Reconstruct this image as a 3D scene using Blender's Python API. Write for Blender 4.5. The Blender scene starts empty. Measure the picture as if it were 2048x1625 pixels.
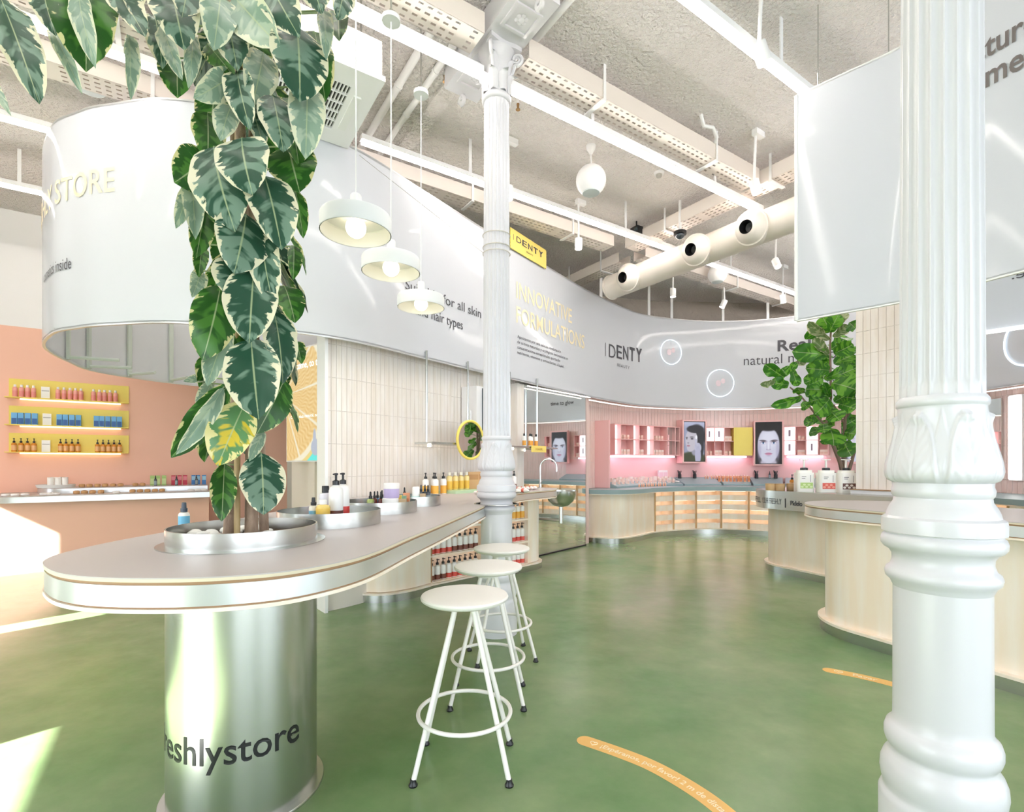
import bpy, math, random
import numpy as np
from mathutils import Vector, Matrix
random.seed(7)
SC = bpy.context.scene
COL = SC.collection
PI = math.pi

# ------------------------------------------------------------------ camera, light, exposure
F, CX, HY, EYE = 1020.0, 1024.0, 926.0, 1.40
cam_d = bpy.data.cameras.new('camera'); cam = bpy.data.objects.new('camera', cam_d); COL.objects.link(cam)
cam.location = (0, 0, EYE); cam.rotation_euler = (PI / 2, 0, 0)
cam_d.sensor_width = 36; cam_d.lens = 36 * F / 2048; cam_d.shift_y = (HY - 812.5) / 2048; cam_d.clip_start = .05
SC.camera = cam
SC.view_settings.view_transform = 'Standard'; SC.view_settings.look = 'None'
SC.view_settings.gamma = 1; SC.view_settings.use_curve_mapping = False
SC.view_settings.exposure = EXPOSURE = 0.95
SC.cycles.max_bounces = 8; SC.cycles.diffuse_bounces = 6; SC.cycles.glossy_bounces = 4; SC.cycles.transmission_bounces = 4
SC.cycles.sample_clamp_indirect = 6; SC.cycles.caustics_reflective = False; SC.cycles.caustics_refractive = False
world = bpy.data.worlds.new('world'); SC.world = world; world.use_nodes = True
world.node_tree.nodes['Background'].inputs[0].default_value = (.82, .90, 1, 1)
world.node_tree.nodes['Background'].inputs[1].default_value = 3.3
# store axes in plan: u runs along the light lines, v along the row of cast iron columns
UX, UY, VX, VY = .8317, .5553, -.5553, .8317
def uv(u, v, z=0.0): return (u * UX + v * VX, u * UY + v * VY, z)
sun_d = bpy.data.lights.new('sun', 'SUN'); sun_d.energy = 28; sun_d.angle = .009; sun_d.color = (1, .97, .96)
sun = bpy.data.objects.new('sun', sun_d); COL.objects.link(sun)
sun.location = uv(-12, 2, 9)
sun.rotation_euler = Vector(uv(1, .3, -.66)).to_track_quat('-Z', 'Y').to_euler()
LED = 14.5          # emission of the long ceiling tubes

# ------------------------------------------------------------------ helpers
def at(px, py, Y): return ((px - CX) / F * Y, Y, EYE + (HY - py) / F * Y)
def onz(px, py, z):
    Y = (EYE - z) * F / (py - HY)
    return ((px - CX) / F * Y, Y, z)
def lin(c):
    if isinstance(c, str):
        c = c.lstrip('#'); c = [int(c[i:i + 2], 16) / 255 for i in (0, 2, 4)]
    return tuple((x / 12.92 if x <= .04045 else ((x + .055) / 1.055) ** 2.4) for x in c[:3]) + (1,)
MATS = {}
def mat(name, color='#ffffff', rough=.5, metal=0.0, emit=0.0, ecol=None, spec=None, trans=0.0, bump=None, coat=0.0, vary=None, alpha=1.0, ior=1.45):
    if name in MATS: return MATS[name]
    m = bpy.data.materials.new(name); m.use_nodes = True
    nt = m.node_tree; b = nt.nodes['Principled BSDF']; I = b.inputs
    c = lin(color); I['Base Color'].default_value = c; I['Roughness'].default_value = rough; I['Metallic'].default_value = metal
    if spec is not None: I['Specular IOR Level'].default_value = spec
    if trans: I['Transmission Weight'].default_value = trans; I['IOR'].default_value = ior
    if coat: I['Coat Weight'].default_value = coat; I['Coat Roughness'].default_value = .08
    if emit:
        I['Emission Color'].default_value = lin(ecol or color); I['Emission Strength'].default_value = emit
    if alpha < 1: I['Alpha'].default_value = alpha
    if bump or vary:
        tc = nt.nodes.new('ShaderNodeTexCoord')
    if bump:      # (scale, strength, distance, detail)
        n = nt.nodes.new('ShaderNodeTexNoise'); n.inputs['Scale'].default_value = bump[0]; n.inputs['Detail'].default_value = bump[3]
        nt.links.new(tc.outputs['Object'], n.inputs['Vector'])
        bp = nt.nodes.new('ShaderNodeBump'); bp.inputs['Strength'].default_value = bump[1]; bp.inputs['Distance'].default_value = bump[2]
        nt.links.new(n.outputs['Fac'], bp.inputs['Height']); nt.links.new(bp.outputs['Normal'], I['Normal'])
    if vary:      # (scale xyz, second colour, lo, hi, detail)
        mp = nt.nodes.new('ShaderNodeMapping'); mp.inputs['Scale'].default_value = vary[0]
        n = nt.nodes.new('ShaderNodeTexNoise'); n.inputs['Scale'].default_value = 1; n.inputs['Detail'].default_value = vary[4]
        nt.links.new(tc.outputs['Object'], mp.inputs['Vector']); nt.links.new(mp.outputs['Vector'], n.inputs['Vector'])
        r = nt.nodes.new('ShaderNodeValToRGB'); r.color_ramp.elements[0].position = vary[2]; r.color_ramp.elements[1].position = vary[3]
        r.color_ramp.elements[0].color = c; r.color_ramp.elements[1].color = lin(vary[1])
        nt.links.new(n.outputs['Fac'], r.inputs['Fac']); nt.links.new(r.outputs['Color'], I['Base Color'])
    MATS[name] = m
    return m
def vcol_mat(name, emit=0.0, rough=.4):
    m = mat(name, '#ffffff', rough)
    nt = m.node_tree; a = nt.nodes.new('ShaderNodeVertexColor'); a.layer_name = 'Col'; b = nt.nodes['Principled BSDF']
    nt.links.new(a.outputs['Color'], b.inputs['Base Color'])
    if emit:
        b.inputs['Base Color'].default_value = (0, 0, 0, 1); nt.links.remove(b.inputs['Base Color'].links[0])
        nt.links.new(a.outputs['Color'], b.inputs['Emission Color']); b.inputs['Emission Strength'].default_value = emit
    return m

def origin(o):
    v = Vector((0, 0, 0))
    while o is not None: v += o.location; o = o.parent
    return v
class MB:
    def __init__(s): s.v = []; s.f = []; s.m = []
    def add(s, vs, fs, mi=0):
        n = len(s.v); s.v += [tuple(p) for p in vs]; s.f += [tuple(i + n for i in f) for f in fs]; s.m += [mi] * len(fs); return s
    def box(s, c, d, rot=0.0, mi=0, ax=None):
        hx, hy, hz = d[0] / 2, d[1] / 2, d[2] / 2
        if ax is None: ca, sa = math.cos(rot), math.sin(rot)
        else:
            l = math.hypot(ax[0], ax[1]); ca, sa = ax[0] / l, ax[1] / l
        vs = [(c[0] + x * ca - y * sa, c[1] + x * sa + y * ca, c[2] + z) for z in (-hz, hz) for x, y in ((-hx, -hy), (hx, -hy), (hx, hy), (-hx, hy))]
        return s.add(vs, [(3, 2, 1, 0), (4, 5, 6, 7), (0, 1, 5, 4), (1, 2, 6, 5), (2, 3, 7, 6), (3, 0, 4, 7)], mi)
    def rbox(s, c, d, r, rot=0.0, mi=0, seg=3):      # box with rounded vertical edges
        hx, hy = d[0] / 2, d[1] / 2; ca, sa = math.cos(rot), math.sin(rot); P = []
        for qx, qy, a0 in ((1, 1, 0), (-1, 1, PI / 2), (-1, -1, PI), (1, -1, 1.5 * PI)):
            for k in range(seg + 1):
                a = a0 + k / seg * PI / 2; x = qx * (hx - r) + r * math.cos(a); y = qy * (hy - r) + r * math.sin(a)
                P.append((c[0] + x * ca - y * sa, c[1] + x * sa + y * ca))
        return s.prism(P, c[2] - d[2] / 2, c[2] + d[2] / 2, mi)
    def prism(s, P, z0, z1, mi=0, mt=None):
        n = len(P); vs = [(x, y, z0) for x, y in P] + [(x, y, z1) for x, y in P]
        s.add(vs, [(i, (i + 1) % n, n + (i + 1) % n, n + i) for i in range(n)], mi)
        k = len(s.v) - 2 * n
        s.f += [tuple(range(k + n - 1, k - 1, -1)), tuple(range(k + n, k + 2 * n))]; s.m += [mi, mi if mt is None else mt]
        return s
    def lathe(s, prof, c=(0, 0, 0), seg=24, mi=0, cap=True, rfun=None):
        vs = []; fs = []; n = len(prof)
        for j, (r, z) in enumerate(prof):
            for i in range(seg):
                a = 2 * PI * i / seg; rr = rfun(r, z, a, j) if rfun else r
                vs.append((c[0] + rr * math.cos(a), c[1] + rr * math.sin(a), c[2] + z))
        for j in range(n - 1):
            for i in range(seg):
                k = (i + 1) % seg; fs.append((j * seg + i, j * seg + k, (j + 1) * seg + k, (j + 1) * seg + i))
        if cap:
            if prof[0][0] > 1e-5: fs.append(tuple(range(seg - 1, -1, -1)))
            if prof[-1][0] > 1e-5: fs.append(tuple((n - 1) * seg + i for i in range(seg)))
        return s.add(vs, fs, mi)
    def tube(s, pts, r, seg=10, mi=0, closed=False):
        P = [Vector(p) for p in pts]; n = len(P); R = r if isinstance(r, (list, tuple)) else [r] * n
        vs = []; fs = []; up = None
        for i, p in enumerate(P):
            if closed: t = P[(i + 1) % n] - P[i - 1]
            else: t = P[min(i + 1, n - 1)] - P[max(i - 1, 0)]
            t.normalize()
            if up is None: up = t.cross(Vector((0, 0, 1))) if abs(t.z) < .9 else t.cross(Vector((1, 0, 0)))
            else: up = up - t * up.dot(t)
            up.normalize(); w = t.cross(up)
            for k in range(seg):
                a = 2 * PI * k / seg; vs.append(p + (up * math.cos(a) + w * math.sin(a)) * R[i])
        for i in range(n if closed else n - 1):
            for k in range(seg):
                k2 = (k + 1) % seg; j = (i + 1) % n
                fs.append((i * seg + k, i * seg + k2, j * seg + k2, j * seg + k))
        if not closed: fs += [tuple(range(seg - 1, -1, -1)), tuple((n - 1) * seg + k for k in range(seg))]
        return s.add(vs, fs, mi)
    def strip(s, P, z0, z1, th, mi=0):      # vertical sheet of thickness th along a plan polyline
        n = len(P); N = normals(P); Q = [(p[0] + q[0] * th, p[1] + q[1] * th) for p, q in zip(P, N)]
        vs = [(x, y, z) for z in (z0, z1) for x, y in P] + [(x, y, z) for z in (z0, z1) for x, y in Q]
        fs = []
        for i in range(n - 1):
            fs += [(i, i + 1, n + i + 1, n + i), (2 * n + i + 1, 2 * n + i, 3 * n + i, 3 * n + i + 1),
                   (n + i, n + i + 1, 3 * n + i + 1, 3 * n + i), (i + 1, i, 2 * n + i, 2 * n + i + 1)]
        fs += [(0, n, 3 * n, 2 * n), (n - 1, 3 * n - 1, 4 * n - 1, 2 * n - 1)]
        return s.add(vs, fs, mi)
    def sphere(s, c, r, seg=16, rings=10, mi=0, sz=1.0):
        return s.lathe([(r * math.sin(PI * j / rings), -r * sz * math.cos(PI * j / rings)) for j in range(rings + 1)], c, seg, mi, False)
    def mesh(s, name, mats, off=(0, 0, 0), smooth=True, angle=38):
        me = bpy.data.meshes.new(name)
        me.from_pydata([(x - off[0], y - off[1], z - off[2]) for x, y, z in s.v], [], s.f)
        for m in (mats if isinstance(mats, (list, tuple)) else [mats]): me.materials.append(m)
        if len(me.materials) > 1: me.polygons.foreach_set('material_index', s.m)
        if smooth:
            me.polygons.foreach_set('use_smooth', [True] * len(s.f)); me.set_sharp_from_angle(angle=math.radians(angle))
        me.update(); return me
    def build(s, name, mats, parent=None, **k):
        off = origin(parent) if parent else (0, 0, 0)
        return link(name, s.mesh(name, mats, off, **k), parent)
def link(name, data, parent=None, loc=(0, 0, 0), rz=0):
    o = bpy.data.objects.new(name, data); COL.objects.link(o); o.location = loc; o.rotation_euler = (0, 0, rz)
    if parent: o.parent = parent
    return o
LABELS = {}
def tag(o, label, cat, group=None, kind=None):
    o['label'] = label; o['category'] = cat
    if group: o['group'] = group
    if kind: o['kind'] = kind
    return o
def thing(name, label, cat, loc=(0, 0, 0), rz=0, group=None):
    o = link(name, None, None, loc, rz); o.empty_display_size = .05
    return tag(o, label, cat, group)
def struct(o, label=None):
    o['kind'] = 'structure'
    if label: o['label'] = label
    return o
def normals(P):
    N = []
    for i in range(len(P)):
        a = P[max(i - 1, 0)]; b = P[min(i + 1, len(P) - 1)]; dx, dy = b[0] - a[0], b[1] - a[1]; l = math.hypot(dx, dy) or 1
        N.append((-dy / l, dx / l))
    return N
def spline(P, n=8, closed=False):
    out = []; m = len(P); rng = range(m) if closed else range(m - 1)
    for i in rng:
        g = (lambda k: P[k % m]) if closed else (lambda k: P[min(max(k, 0), m - 1)])
        a, b, c, d = g(i - 1), g(i), g(i + 1), g(i + 2)
        for k in range(n):
            t = k / n
            out.append(tuple(.5 * (2 * b[j] + (c[j] - a[j]) * t + (2 * a[j] - 5 * b[j] + 4 * c[j] - d[j]) * t * t + (3 * b[j] - a[j] - 3 * c[j] + d[j]) * t ** 3) for j in range(len(b))))
    if not closed: out.append(tuple(P[-1]))
    return out
class Path:         # plan polyline with arc length
    def __init__(s, P):
        s.P = P; s.N = normals(P); s.s = [0.0]
        for a, b in zip(P, P[1:]): s.s.append(s.s[-1] + math.hypot(b[0] - a[0], b[1] - a[1]))
        s.L = s.s[-1]
    def pos(s, q, off=0.0):
        q = min(max(q, 0), s.L - 1e-6); i = int(np.searchsorted(s.s, q, side='right')) - 1; i = min(i, len(s.P) - 2)
        t = (q - s.s[i]) / (s.s[i + 1] - s.s[i]); a, b = s.P[i], s.P[i + 1]; n, m = s.N[i], s.N[i + 1]
        nx, ny = n[0] * (1 - t) + m[0] * t, n[1] * (1 - t) + m[1] * t
        return (a[0] * (1 - t) + b[0] * t + nx * off, a[1] * (1 - t) + b[1] * t + ny * off)
    def tan(s, q):
        a, b = s.pos(q - .02), s.pos(q + .02); l = math.hypot(b[0] - a[0], b[1] - a[1]) or 1; return ((b[0] - a[0]) / l, (b[1] - a[1]) / l)
    def seen(s, px, lo=0.0, hi=None):        # arc length where the direction px is met, between lo and hi
        hi = s.L if hi is None else hi; best = None
        for k in range(600):
            q = lo + (hi - lo) * k / 599; x, y = s.pos(q)
            if y < .3: continue
            e = abs(x / y * F + CX - px)
            if best is None or e < best[0]: best = (e, q)
        return best[1]
    def sub(s, a, b, n=24, off=0.0): return [s.pos(a + (b - a) * k / n, off) for k in range(n + 1)]
# lettering: a text turned into a flat mesh, then laid on a flat or curved surface
def text_geo(txt, bold=0.0, space=1.0, align='LEFT', shear=0.0):
    c = bpy.data.curves.new('t', 'FONT'); c.body = txt; c.size = 1; c.offset = bold; c.space_character = space; c.align_x = align; c.resolution_u = 3; c.shear = shear
    o = bpy.data.objects.new('t', c); COL.objects.link(o)
    me = o.to_mesh(depsgraph=bpy.context.evaluated_depsgraph_get())
    vs = [tuple(v.co) for v in me.vertices]; fs = [tuple(p.vertices) for p in me.polygons]
    o.to_mesh_clear(); bpy.data.objects.remove(o); bpy.data.curves.remove(c)
    return vs, fs
def lettering(txt, fn, h, width=None, bold=0.0, space=1.0, align='LEFT', mirror=False, shear=0.0):
    """fn(x, y) maps metres along / up to a world point; h is the cap height"""
    vs, fs = text_geo(txt, bold, space, align, shear)
    if not vs: return MB()
    k = h / .73; xs = [v[0] for v in vs]; w = (max(xs) - min(xs)) * k; kx = k * (width / w if width else 1)
    if mirror: kx = -kx
    x0 = min(xs) if align == 'LEFT' and not mirror else (max(xs) if mirror else 0)
    b = MB(); b.add([fn((v[0] - x0) * kx, v[1] * k) for v in vs], [f[::-1] if mirror else f for f in fs]); return b
def on_plane(o, ax):          # flat vertical surface through o, horizontal axis ax
    l = math.hypot(*ax); return lambda x, y: (o[0] + ax[0] / l * x, o[1] + ax[1] / l * x, o[2] + y)
def on_path(path, s0, z0, off): return lambda x, y: path.pos(s0 + x, off) + (z0 + y,)
ORD = 'first second third fourth fifth sixth seventh eighth ninth tenth eleventh twelfth thirteenth fourteenth fifteenth sixteenth seventeenth eighteenth nineteenth twentieth twenty-first twenty-second twenty-third twenty-fourth twenty-fifth twenty-sixth'.split()

# ------------------------------------------------------------------ materials
M_white = mat('white_paint', '#f1f0f0', .38)
M_matte = mat('matte_white', '#efefec', .55)
M_iron = mat('painted_iron', '#d8d7db', .30, coat=.3, bump=(14, .06, .01, 3))
M_plaster = mat('ceiling_plaster', '#f1ebe6', .9, bump=(30, 1.0, .09, 3), vary=((1.2, 1.2, 1.2), '#f6f1ee', .35, .7, 3))
M_rawwall = mat('raw_wall', '#b9b0a6', .95, bump=(9, .8, .06, 5))
M_orange = mat('orange_paint', '#f5c2ab', .6)
M_cream = mat('cream_paint', '#f0e7dc', .5)
M_ply = mat('birch_ply', '#f7e5d0', .45, vary=((9, 9, 1.1), '#faf0e4', .38, .66, 5), coat=.15)
M_plyedge = mat('ply_edge', '#a88562', .6)
M_laminate = mat('grey_laminate', '#bab1af', .42)
M_aluband = mat('aluminium_band', '#dcdedf', .28, .75)
M_steel = mat('brushed_steel', '#c9cac6', .27, 1.0, bump=(60, .05, .002, 2))
M_chrome = mat('chrome', '#d6d8d8', .08, 1.0)
M_mirror = mat('mirror_glass', '#e9eeec', .02, 1.0)
M_black = mat('black_plastic', '#1d1e20', .35)
M_dark = mat('dark_print', '#4a4950', .6)
M_gold = mat('pale_gold_print', '#f3e3bd', .6)
M_pinkp = mat('pink_lacquer', '#f1c0be', .45)
M_pinkt = mat('pink_tile', '#eed6cf', .22, vary=((20, 20, 2.5), '#e6c8c0', .3, .7, 2))
M_whitet = mat('white_tile', '#f2ece6', .18, vary=((18, 18, 2.7), '#eae1d6', .3, .7, 2))
M_grout = mat('grout', '#e8dfd7', .8)
M_blue = mat('blue_laminate', '#93a9ac', .4)
M_yellow = mat('yellow_lacquer', '#f0da6a', .45)
M_signy = mat('yellow_sign', '#f1d774', .5)
M_led = mat('led_tube', '#fff6e6', .4, emit=LED, ecol='#fff6f0')
M_ledw = mat('warm_led', '#fff0d0', .4, emit=1.9, ecol='#fff0dc')
M_ledv = mat('violet_led', '#fdf4ff', .4, emit=2.2, ecol='#f6e4ff')
M_neon = mat('neon_ring', '#eaf6ff', .4, emit=.75, ecol='#e2f2ff')
M_bulb = mat('glow_bulb', '#fff4dc', .4, emit=2.6, ecol='#ffeccd')
M_spotlens = mat('spot_lens', '#fffaf0', .4, emit=8, ecol='#fff6e8')
M_banner = mat('banner_pvc', '#e0e2e7', .09, spec=.28)
def translucent(m, fac):
    nt = m.node_tree; b = nt.nodes['Principled BSDF']; t = nt.nodes.new('ShaderNodeBsdfTranslucent'); t.inputs[0].default_value = b.inputs['Base Color'].default_value
    x = nt.nodes.new('ShaderNodeMixShader'); x.inputs[0].default_value = fac; nt.links.new(b.outputs[0], x.inputs[1]); nt.links.new(t.outputs[0], x.inputs[2]); nt.links.new(x.outputs[0], nt.nodes['Material Output'].inputs[0])
translucent(M_banner, .25)
M_floor = None
def floor_material():
    m = bpy.data.materials.new('green_cement'); m.use_nodes = True; nt = m.node_tree; b = nt.nodes['Principled BSDF']; L = nt.links
    tc = nt.nodes.new('ShaderNodeTexCoord')
    n1 = nt.nodes.new('ShaderNodeTexNoise'); n1.inputs['Scale'].default_value = .9; n1.inputs['Detail'].default_value = 7; n1.inputs['Roughness'].default_value = .62
    r1 = nt.nodes.new('ShaderNodeValToRGB'); e = r1.color_ramp.elements
    e[0].position = .36; e[0].color = lin('#688a5a'); e[1].position = .66; e[1].color = lin('#8b9a72')
    for n in (n1,): L.new(tc.outputs['Object'], n.inputs['Vector'])
    n2 = nt.nodes.new('ShaderNodeTexNoise'); n2.inputs['Scale'].default_value = 4.0; n2.inputs['Detail'].default_value = 6; n2.inputs['Roughness'].default_value = .65
    mp = nt.nodes.new('ShaderNodeMapping'); mp.inputs['Scale'].default_value = (1, 1.15, 1); mp.inputs['Rotation'].default_value = (0, 0, .5)
    L.new(tc.outputs['Object'], mp.inputs['Vector']); L.new(mp.outputs['Vector'], n2.inputs['Vector'])
    hs = nt.nodes.new('ShaderNodeHueSaturation'); vr = nt.nodes.new('ShaderNodeMapRange'); vr.inputs[1].default_value = .25; vr.inputs[2].default_value = .75; vr.inputs[3].default_value = .88; vr.inputs[4].default_value = 1.07
    L.new(n2.outputs['Fac'], vr.inputs[0]); L.new(vr.outputs[0], hs.inputs['Value']); L.new(r1.outputs['Color'], hs.inputs['Color'])
    L.new(n1.outputs['Fac'], r1.inputs['Fac']); 
    L.new(hs.outputs['Color'], b.inputs['Base Color']); b.inputs['Roughness'].default_value = .23
    b.inputs['Specular IOR Level'].default_value = .40
    return m
M_floor = floor_material()

# ------------------------------------------------------------------ setting: floor, ceiling, walls
CEIL = 5.0
def quad_uv(u0, u1, v0, v1): return [uv(u0, v0)[:2], uv(u1, v0)[:2], uv(u1, v1)[:2], uv(u0, v1)[:2]]
struct(MB().prism(quad_uv(-2.9, 13, -4, 15), -.12, 0).build('floor', M_floor), 'polished green cement floor')
struct(MB().prism(quad_uv(-3.05, 13, -4, 15), CEIL, CEIL + .15).build('ceiling', M_plaster), 'rough stippled cream plaster ceiling')
struct(MB().prism(quad_uv(-14, -2.9, -6, 17), -.14, -.02).build('pavement', mat('paving', '#77746f', .9)), 'grey pavement outside the shop front')
WIN = [(.2, 2.9), (5.2, 5.6), (8.28, 8.8)]
w = MB()
def uvbox(b, u0, u1, v0, v1, z0, z1, mi=0): return b.prism(quad_uv(u0, u1, v0, v1), z0, z1, mi)
vs_ = [-4, .2, 2.9, 5.2, 5.6, 8.28, 8.8, 15]
for k in (0, 2, 4, 6): uvbox(w, -3.05, -2.9, vs_[k], vs_[k + 1], 0, CEIL)
for a, b_ in WIN: uvbox(w, -3.05, -2.9, a, b_, 3.2, CEIL)
struct(w.build('wall_left', M_white), 'white shop front wall with tall glazed openings')
mg = bpy.data.materials.new('clear_pane'); mg.use_nodes = True; nt = mg.node_tree
tr = nt.nodes.new('ShaderNodeBsdfTransparent'); gl = nt.nodes.new('ShaderNodeBsdfGlossy'); gl.inputs['Roughness'].default_value = .02; mx = nt.nodes.new('ShaderNodeMixShader'); mx.inputs[0].default_value = .06
nt.links.new(tr.outputs[0], mx.inputs[1]); nt.links.new(gl.outputs[0], mx.inputs[2]); nt.links.new(mx.outputs[0], nt.nodes['Material Output'].inputs[0])
M_pane = mg
for i, (a, b_) in enumerate(WIN):
    f = MB()
    for v in (a, b_ - .05): uvbox(f, -3.0, -2.95, v, v + .05, 0, 3.2)
    for z in (0.0, 3.15): uvbox(f, -3.0, -2.95, a, b_, z, z + .05)
    o = struct(f.build('window_%d' % (i + 1), M_white), 'tall shop window in the left front')
    uvbox(MB(), -2.978, -2.972, a + .05, b_ - .05, .05, 3.15).build('pane', M_pane, o)
struct(uvbox(MB(), -5.4, -3.05, -2, 13, 3.22, 3.3).build('sun_blocker_1', M_white), 'unseen flat slab added outside the shop windows to block sun')  # added slab out of view, sized to cut the sun patches indoors
wf = MB()  # glazed openings added behind the camera to let in soft fill daylight
for a, c in ((-3, -2.6), (1.2, 1.6), (5.4, 5.8), (9.6, 13)): uvbox(wf, a, c, -4.15, -4, 0, CEIL)
for a, c in ((-2.6, 1.2), (1.6, 5.4), (5.8, 9.6)): uvbox(wf, a, c, -4.15, -4, 4.2, CEIL)
struct(wf.build('wall_front', M_white), 'white wall behind us with three tall openings added for daylight')
for i, (a, c) in enumerate(((-2.6, 1.2), (1.6, 5.4), (5.8, 9.6))):
    f = MB()
    for u in (a, c - .05): uvbox(f, u, u + .05, -4.1, -4.05, 0, 4.2)
    for z in (0.0, 4.15): uvbox(f, a, c, -4.1, -4.05, z, z + .05)
    o = struct(f.build('window_%d' % (i + 4), M_white), 'tall window added in the unseen front for fill daylight')
    uvbox(MB(), a + .05, c - .05, -4.078, -4.072, .05, 4.15).build('pane', M_pane, o)
struct(uvbox(MB(), -5.25, 13, -7.2, -4.15, 4.22, 4.3).build('sun_blocker_2', M_white), 'unseen flat slab added over the front openings to block sun')  # added out of view so direct sun misses the openings behind the camera
struct(uvbox(MB(), -2.9, 16, -12, -4, -.14, -.02).build('pavement_front', MATS['paving']), 'pale pavement before the street front')
struct(uvbox(MB(), 13, 13.15, -4, 15, 0, CEIL).build('wall_right', M_white))
# orange wall, white above 3.35 m; cream further right
wo = MB(); uvbox(wo, -2.9, 1.75, 10, 10.15, 0, 3.35, 0); uvbox(wo, -2.9, 13, 10, 10.15, 3.35, CEIL, 1); uvbox(wo, 1.75, 13, 10, 10.15, 0, 3.35, 2)
struct(wo.build('wall_back', [M_orange, M_white, M_cream]), 'wall painted orange below and white above')
struct(MB().strip([(1.5, 10.9), (3.2, 11.35), (5.6, 11.5), (8.0, 11.3), (9.2, 9.5)], 0, CEIL, .12).build('wall_far', M_rawwall), 'raw plastered wall behind the curved banner')

# ------------------------------------------------------------------ ceiling services
def duo(u0, v0, u1, v1): return uv(u0, v0), uv(u1, v1)
def cable_tray(label, u0, v0, u1, v1, wid, z, hgt=.16):
    a, b = Vector(uv(u0, v0)[:2]), Vector(uv(u1, v1)[:2]); L = (b - a).length; e = (b - a) / L; n = Vector((-e.y, e.x))
    t = thing('cable_tray', label, 'cable tray', (a.x, a.y, z), group='perforated cable trays under the ceiling')
    P = lambda s, q, zz: (a.x + e.x * s + n.x * q, a.y + e.y * s + n.y * q, zz)
    pl = MB(); pitch = .075; N = int(L / pitch); rows = 4
    xs = [0.0]
    for i in range(N): xs += [i * pitch + .018, i * pitch + .058]
    xs.append(L)
    ys = [-wid / 2]
    for r in range(rows):
        c = -wid / 2 + wid * (r + .5) / rows; ys += [c - .009, c + .009]
    ys.append(wid / 2)
    vs = [P(x, y, z) for x in xs for y in ys]; ny = len(ys); fs = []
    for i in range(len(xs) - 1):
        for j in range(ny - 1):
            if i % 2 == 1 and j % 2 == 1 and ((i // 2) % 12 != 11): continue
            fs.append((i * ny + j, i * ny + j + 1, (i + 1) * ny + j + 1, (i + 1) * ny + j))
    pl.add(vs, fs); pl.build('perforated_plate', M_tray, t)
    for sgn in (-1, 1):
        MB().box(P(L / 2, sgn * wid / 2, z + hgt / 2), (L, .006, hgt), ax=e).build('side_rail', M_tray, t)
    k = max(2, int(L / 1.6))
    for i in range(k):
        h = MB(); s = L * (i + .5) / k
        for sgn in (-1, 1): h.box(P(s, sgn * (wid / 2 + .012), (z - .02 + CEIL) / 2), (.03, .006, CEIL - z + .02), ax=e)
        h.box(P(s, 0, z - .02), (.04, wid + .03, .015), ax=e); h.build('hanger', M_white, t)
    return t
M_tray = mat('tray_paint', '#e4dbd3', .5)
cable_tray('perforated cream cable tray above the middle light line, left of the fluted column', -2.6, 3.49, 2.0, 3.49, .23, 4.70)
cable_tray('perforated cream cable tray running right from the slim column capital', 2.42, 3.49, 5.75, 3.49, .23, 4.70)
cable_tray('perforated cream cable tray behind the third light line, above the banner', -2.6, 5.72, 5.6, 5.72, .25, 4.70)
cable_tray('perforated cable tray crossing behind the round air duct', 5.93, 2.5, 5.93, 5.55, .26, 4.70)
cable_tray('perforated cable tray at the far end beyond the air duct', 6.3, 5.72, 11.3, 5.72, .25, 4.70)
cable_tray('short perforated cable tray above the curved banner left of the duct', 6.2, 5.95, 6.2, 7.6, .26, 4.68)
cable_tray('perforated cream cable tray at the upper left behind hanging leaves', -2.6, 5.0, .4, 5.0, .3, 4.78, .1)

def light_line(label, u0, u1, v):
    a, b = uv(u0, v), uv(u1, v); mid = uv((u0 + u1) / 2, v); L = u1 - u0; ax = (UX, UY)
    t = thing('light_tube', label, 'light', (mid[0], mid[1], 4.53), group='linear ceiling lights')
    MB().box((mid[0], mid[1], 4.585), (L, .07, .05), ax=ax).build('housing', M_white, t)
    MB().box((mid[0], mid[1], 4.545), (L - .02, .058, .03), ax=ax).build('diffuser', M_led, t)
    n = max(2, int(L / 2.2))
    for k in range(n):
        p = uv(u0 + L * (k + .5) / n, v); MB().box((p[0], p[1], (4.61 + CEIL) / 2), (.035, .012, CEIL - 4.61), ax=ax).build('hanger_strap', M_white, t)
for lab, a, b, v in (
    ('nearest white linear ceiling light, upper right, running behind the square hung banner', -2.4, 8, 2.22),
    ('linear ceiling light left of the slim column capital, behind the hanging plant', -2.4, 2.10, 3.585),
    ('linear ceiling light running right from the slim column capital', 2.36, 6.15, 3.585),
    ('short linear ceiling light visible right of the round duct, beside the hung banner edge', 6.85, 11, 3.585),
    ('linear ceiling light at the upper left ending behind the hanging leaves', -2.5, -.05, 4.97),
    ('long linear ceiling light passing behind the slim column and under the duct', 1.54, 11.3, 4.97),
    ('linear ceiling light left of the round banner end, upper of two', -2.6, 2.0, 6.45),
    ('linear ceiling light left of the round banner end, lower of two', -2.6, 2.0, 8.0)):
    light_line(lab, a, b, v)

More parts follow.
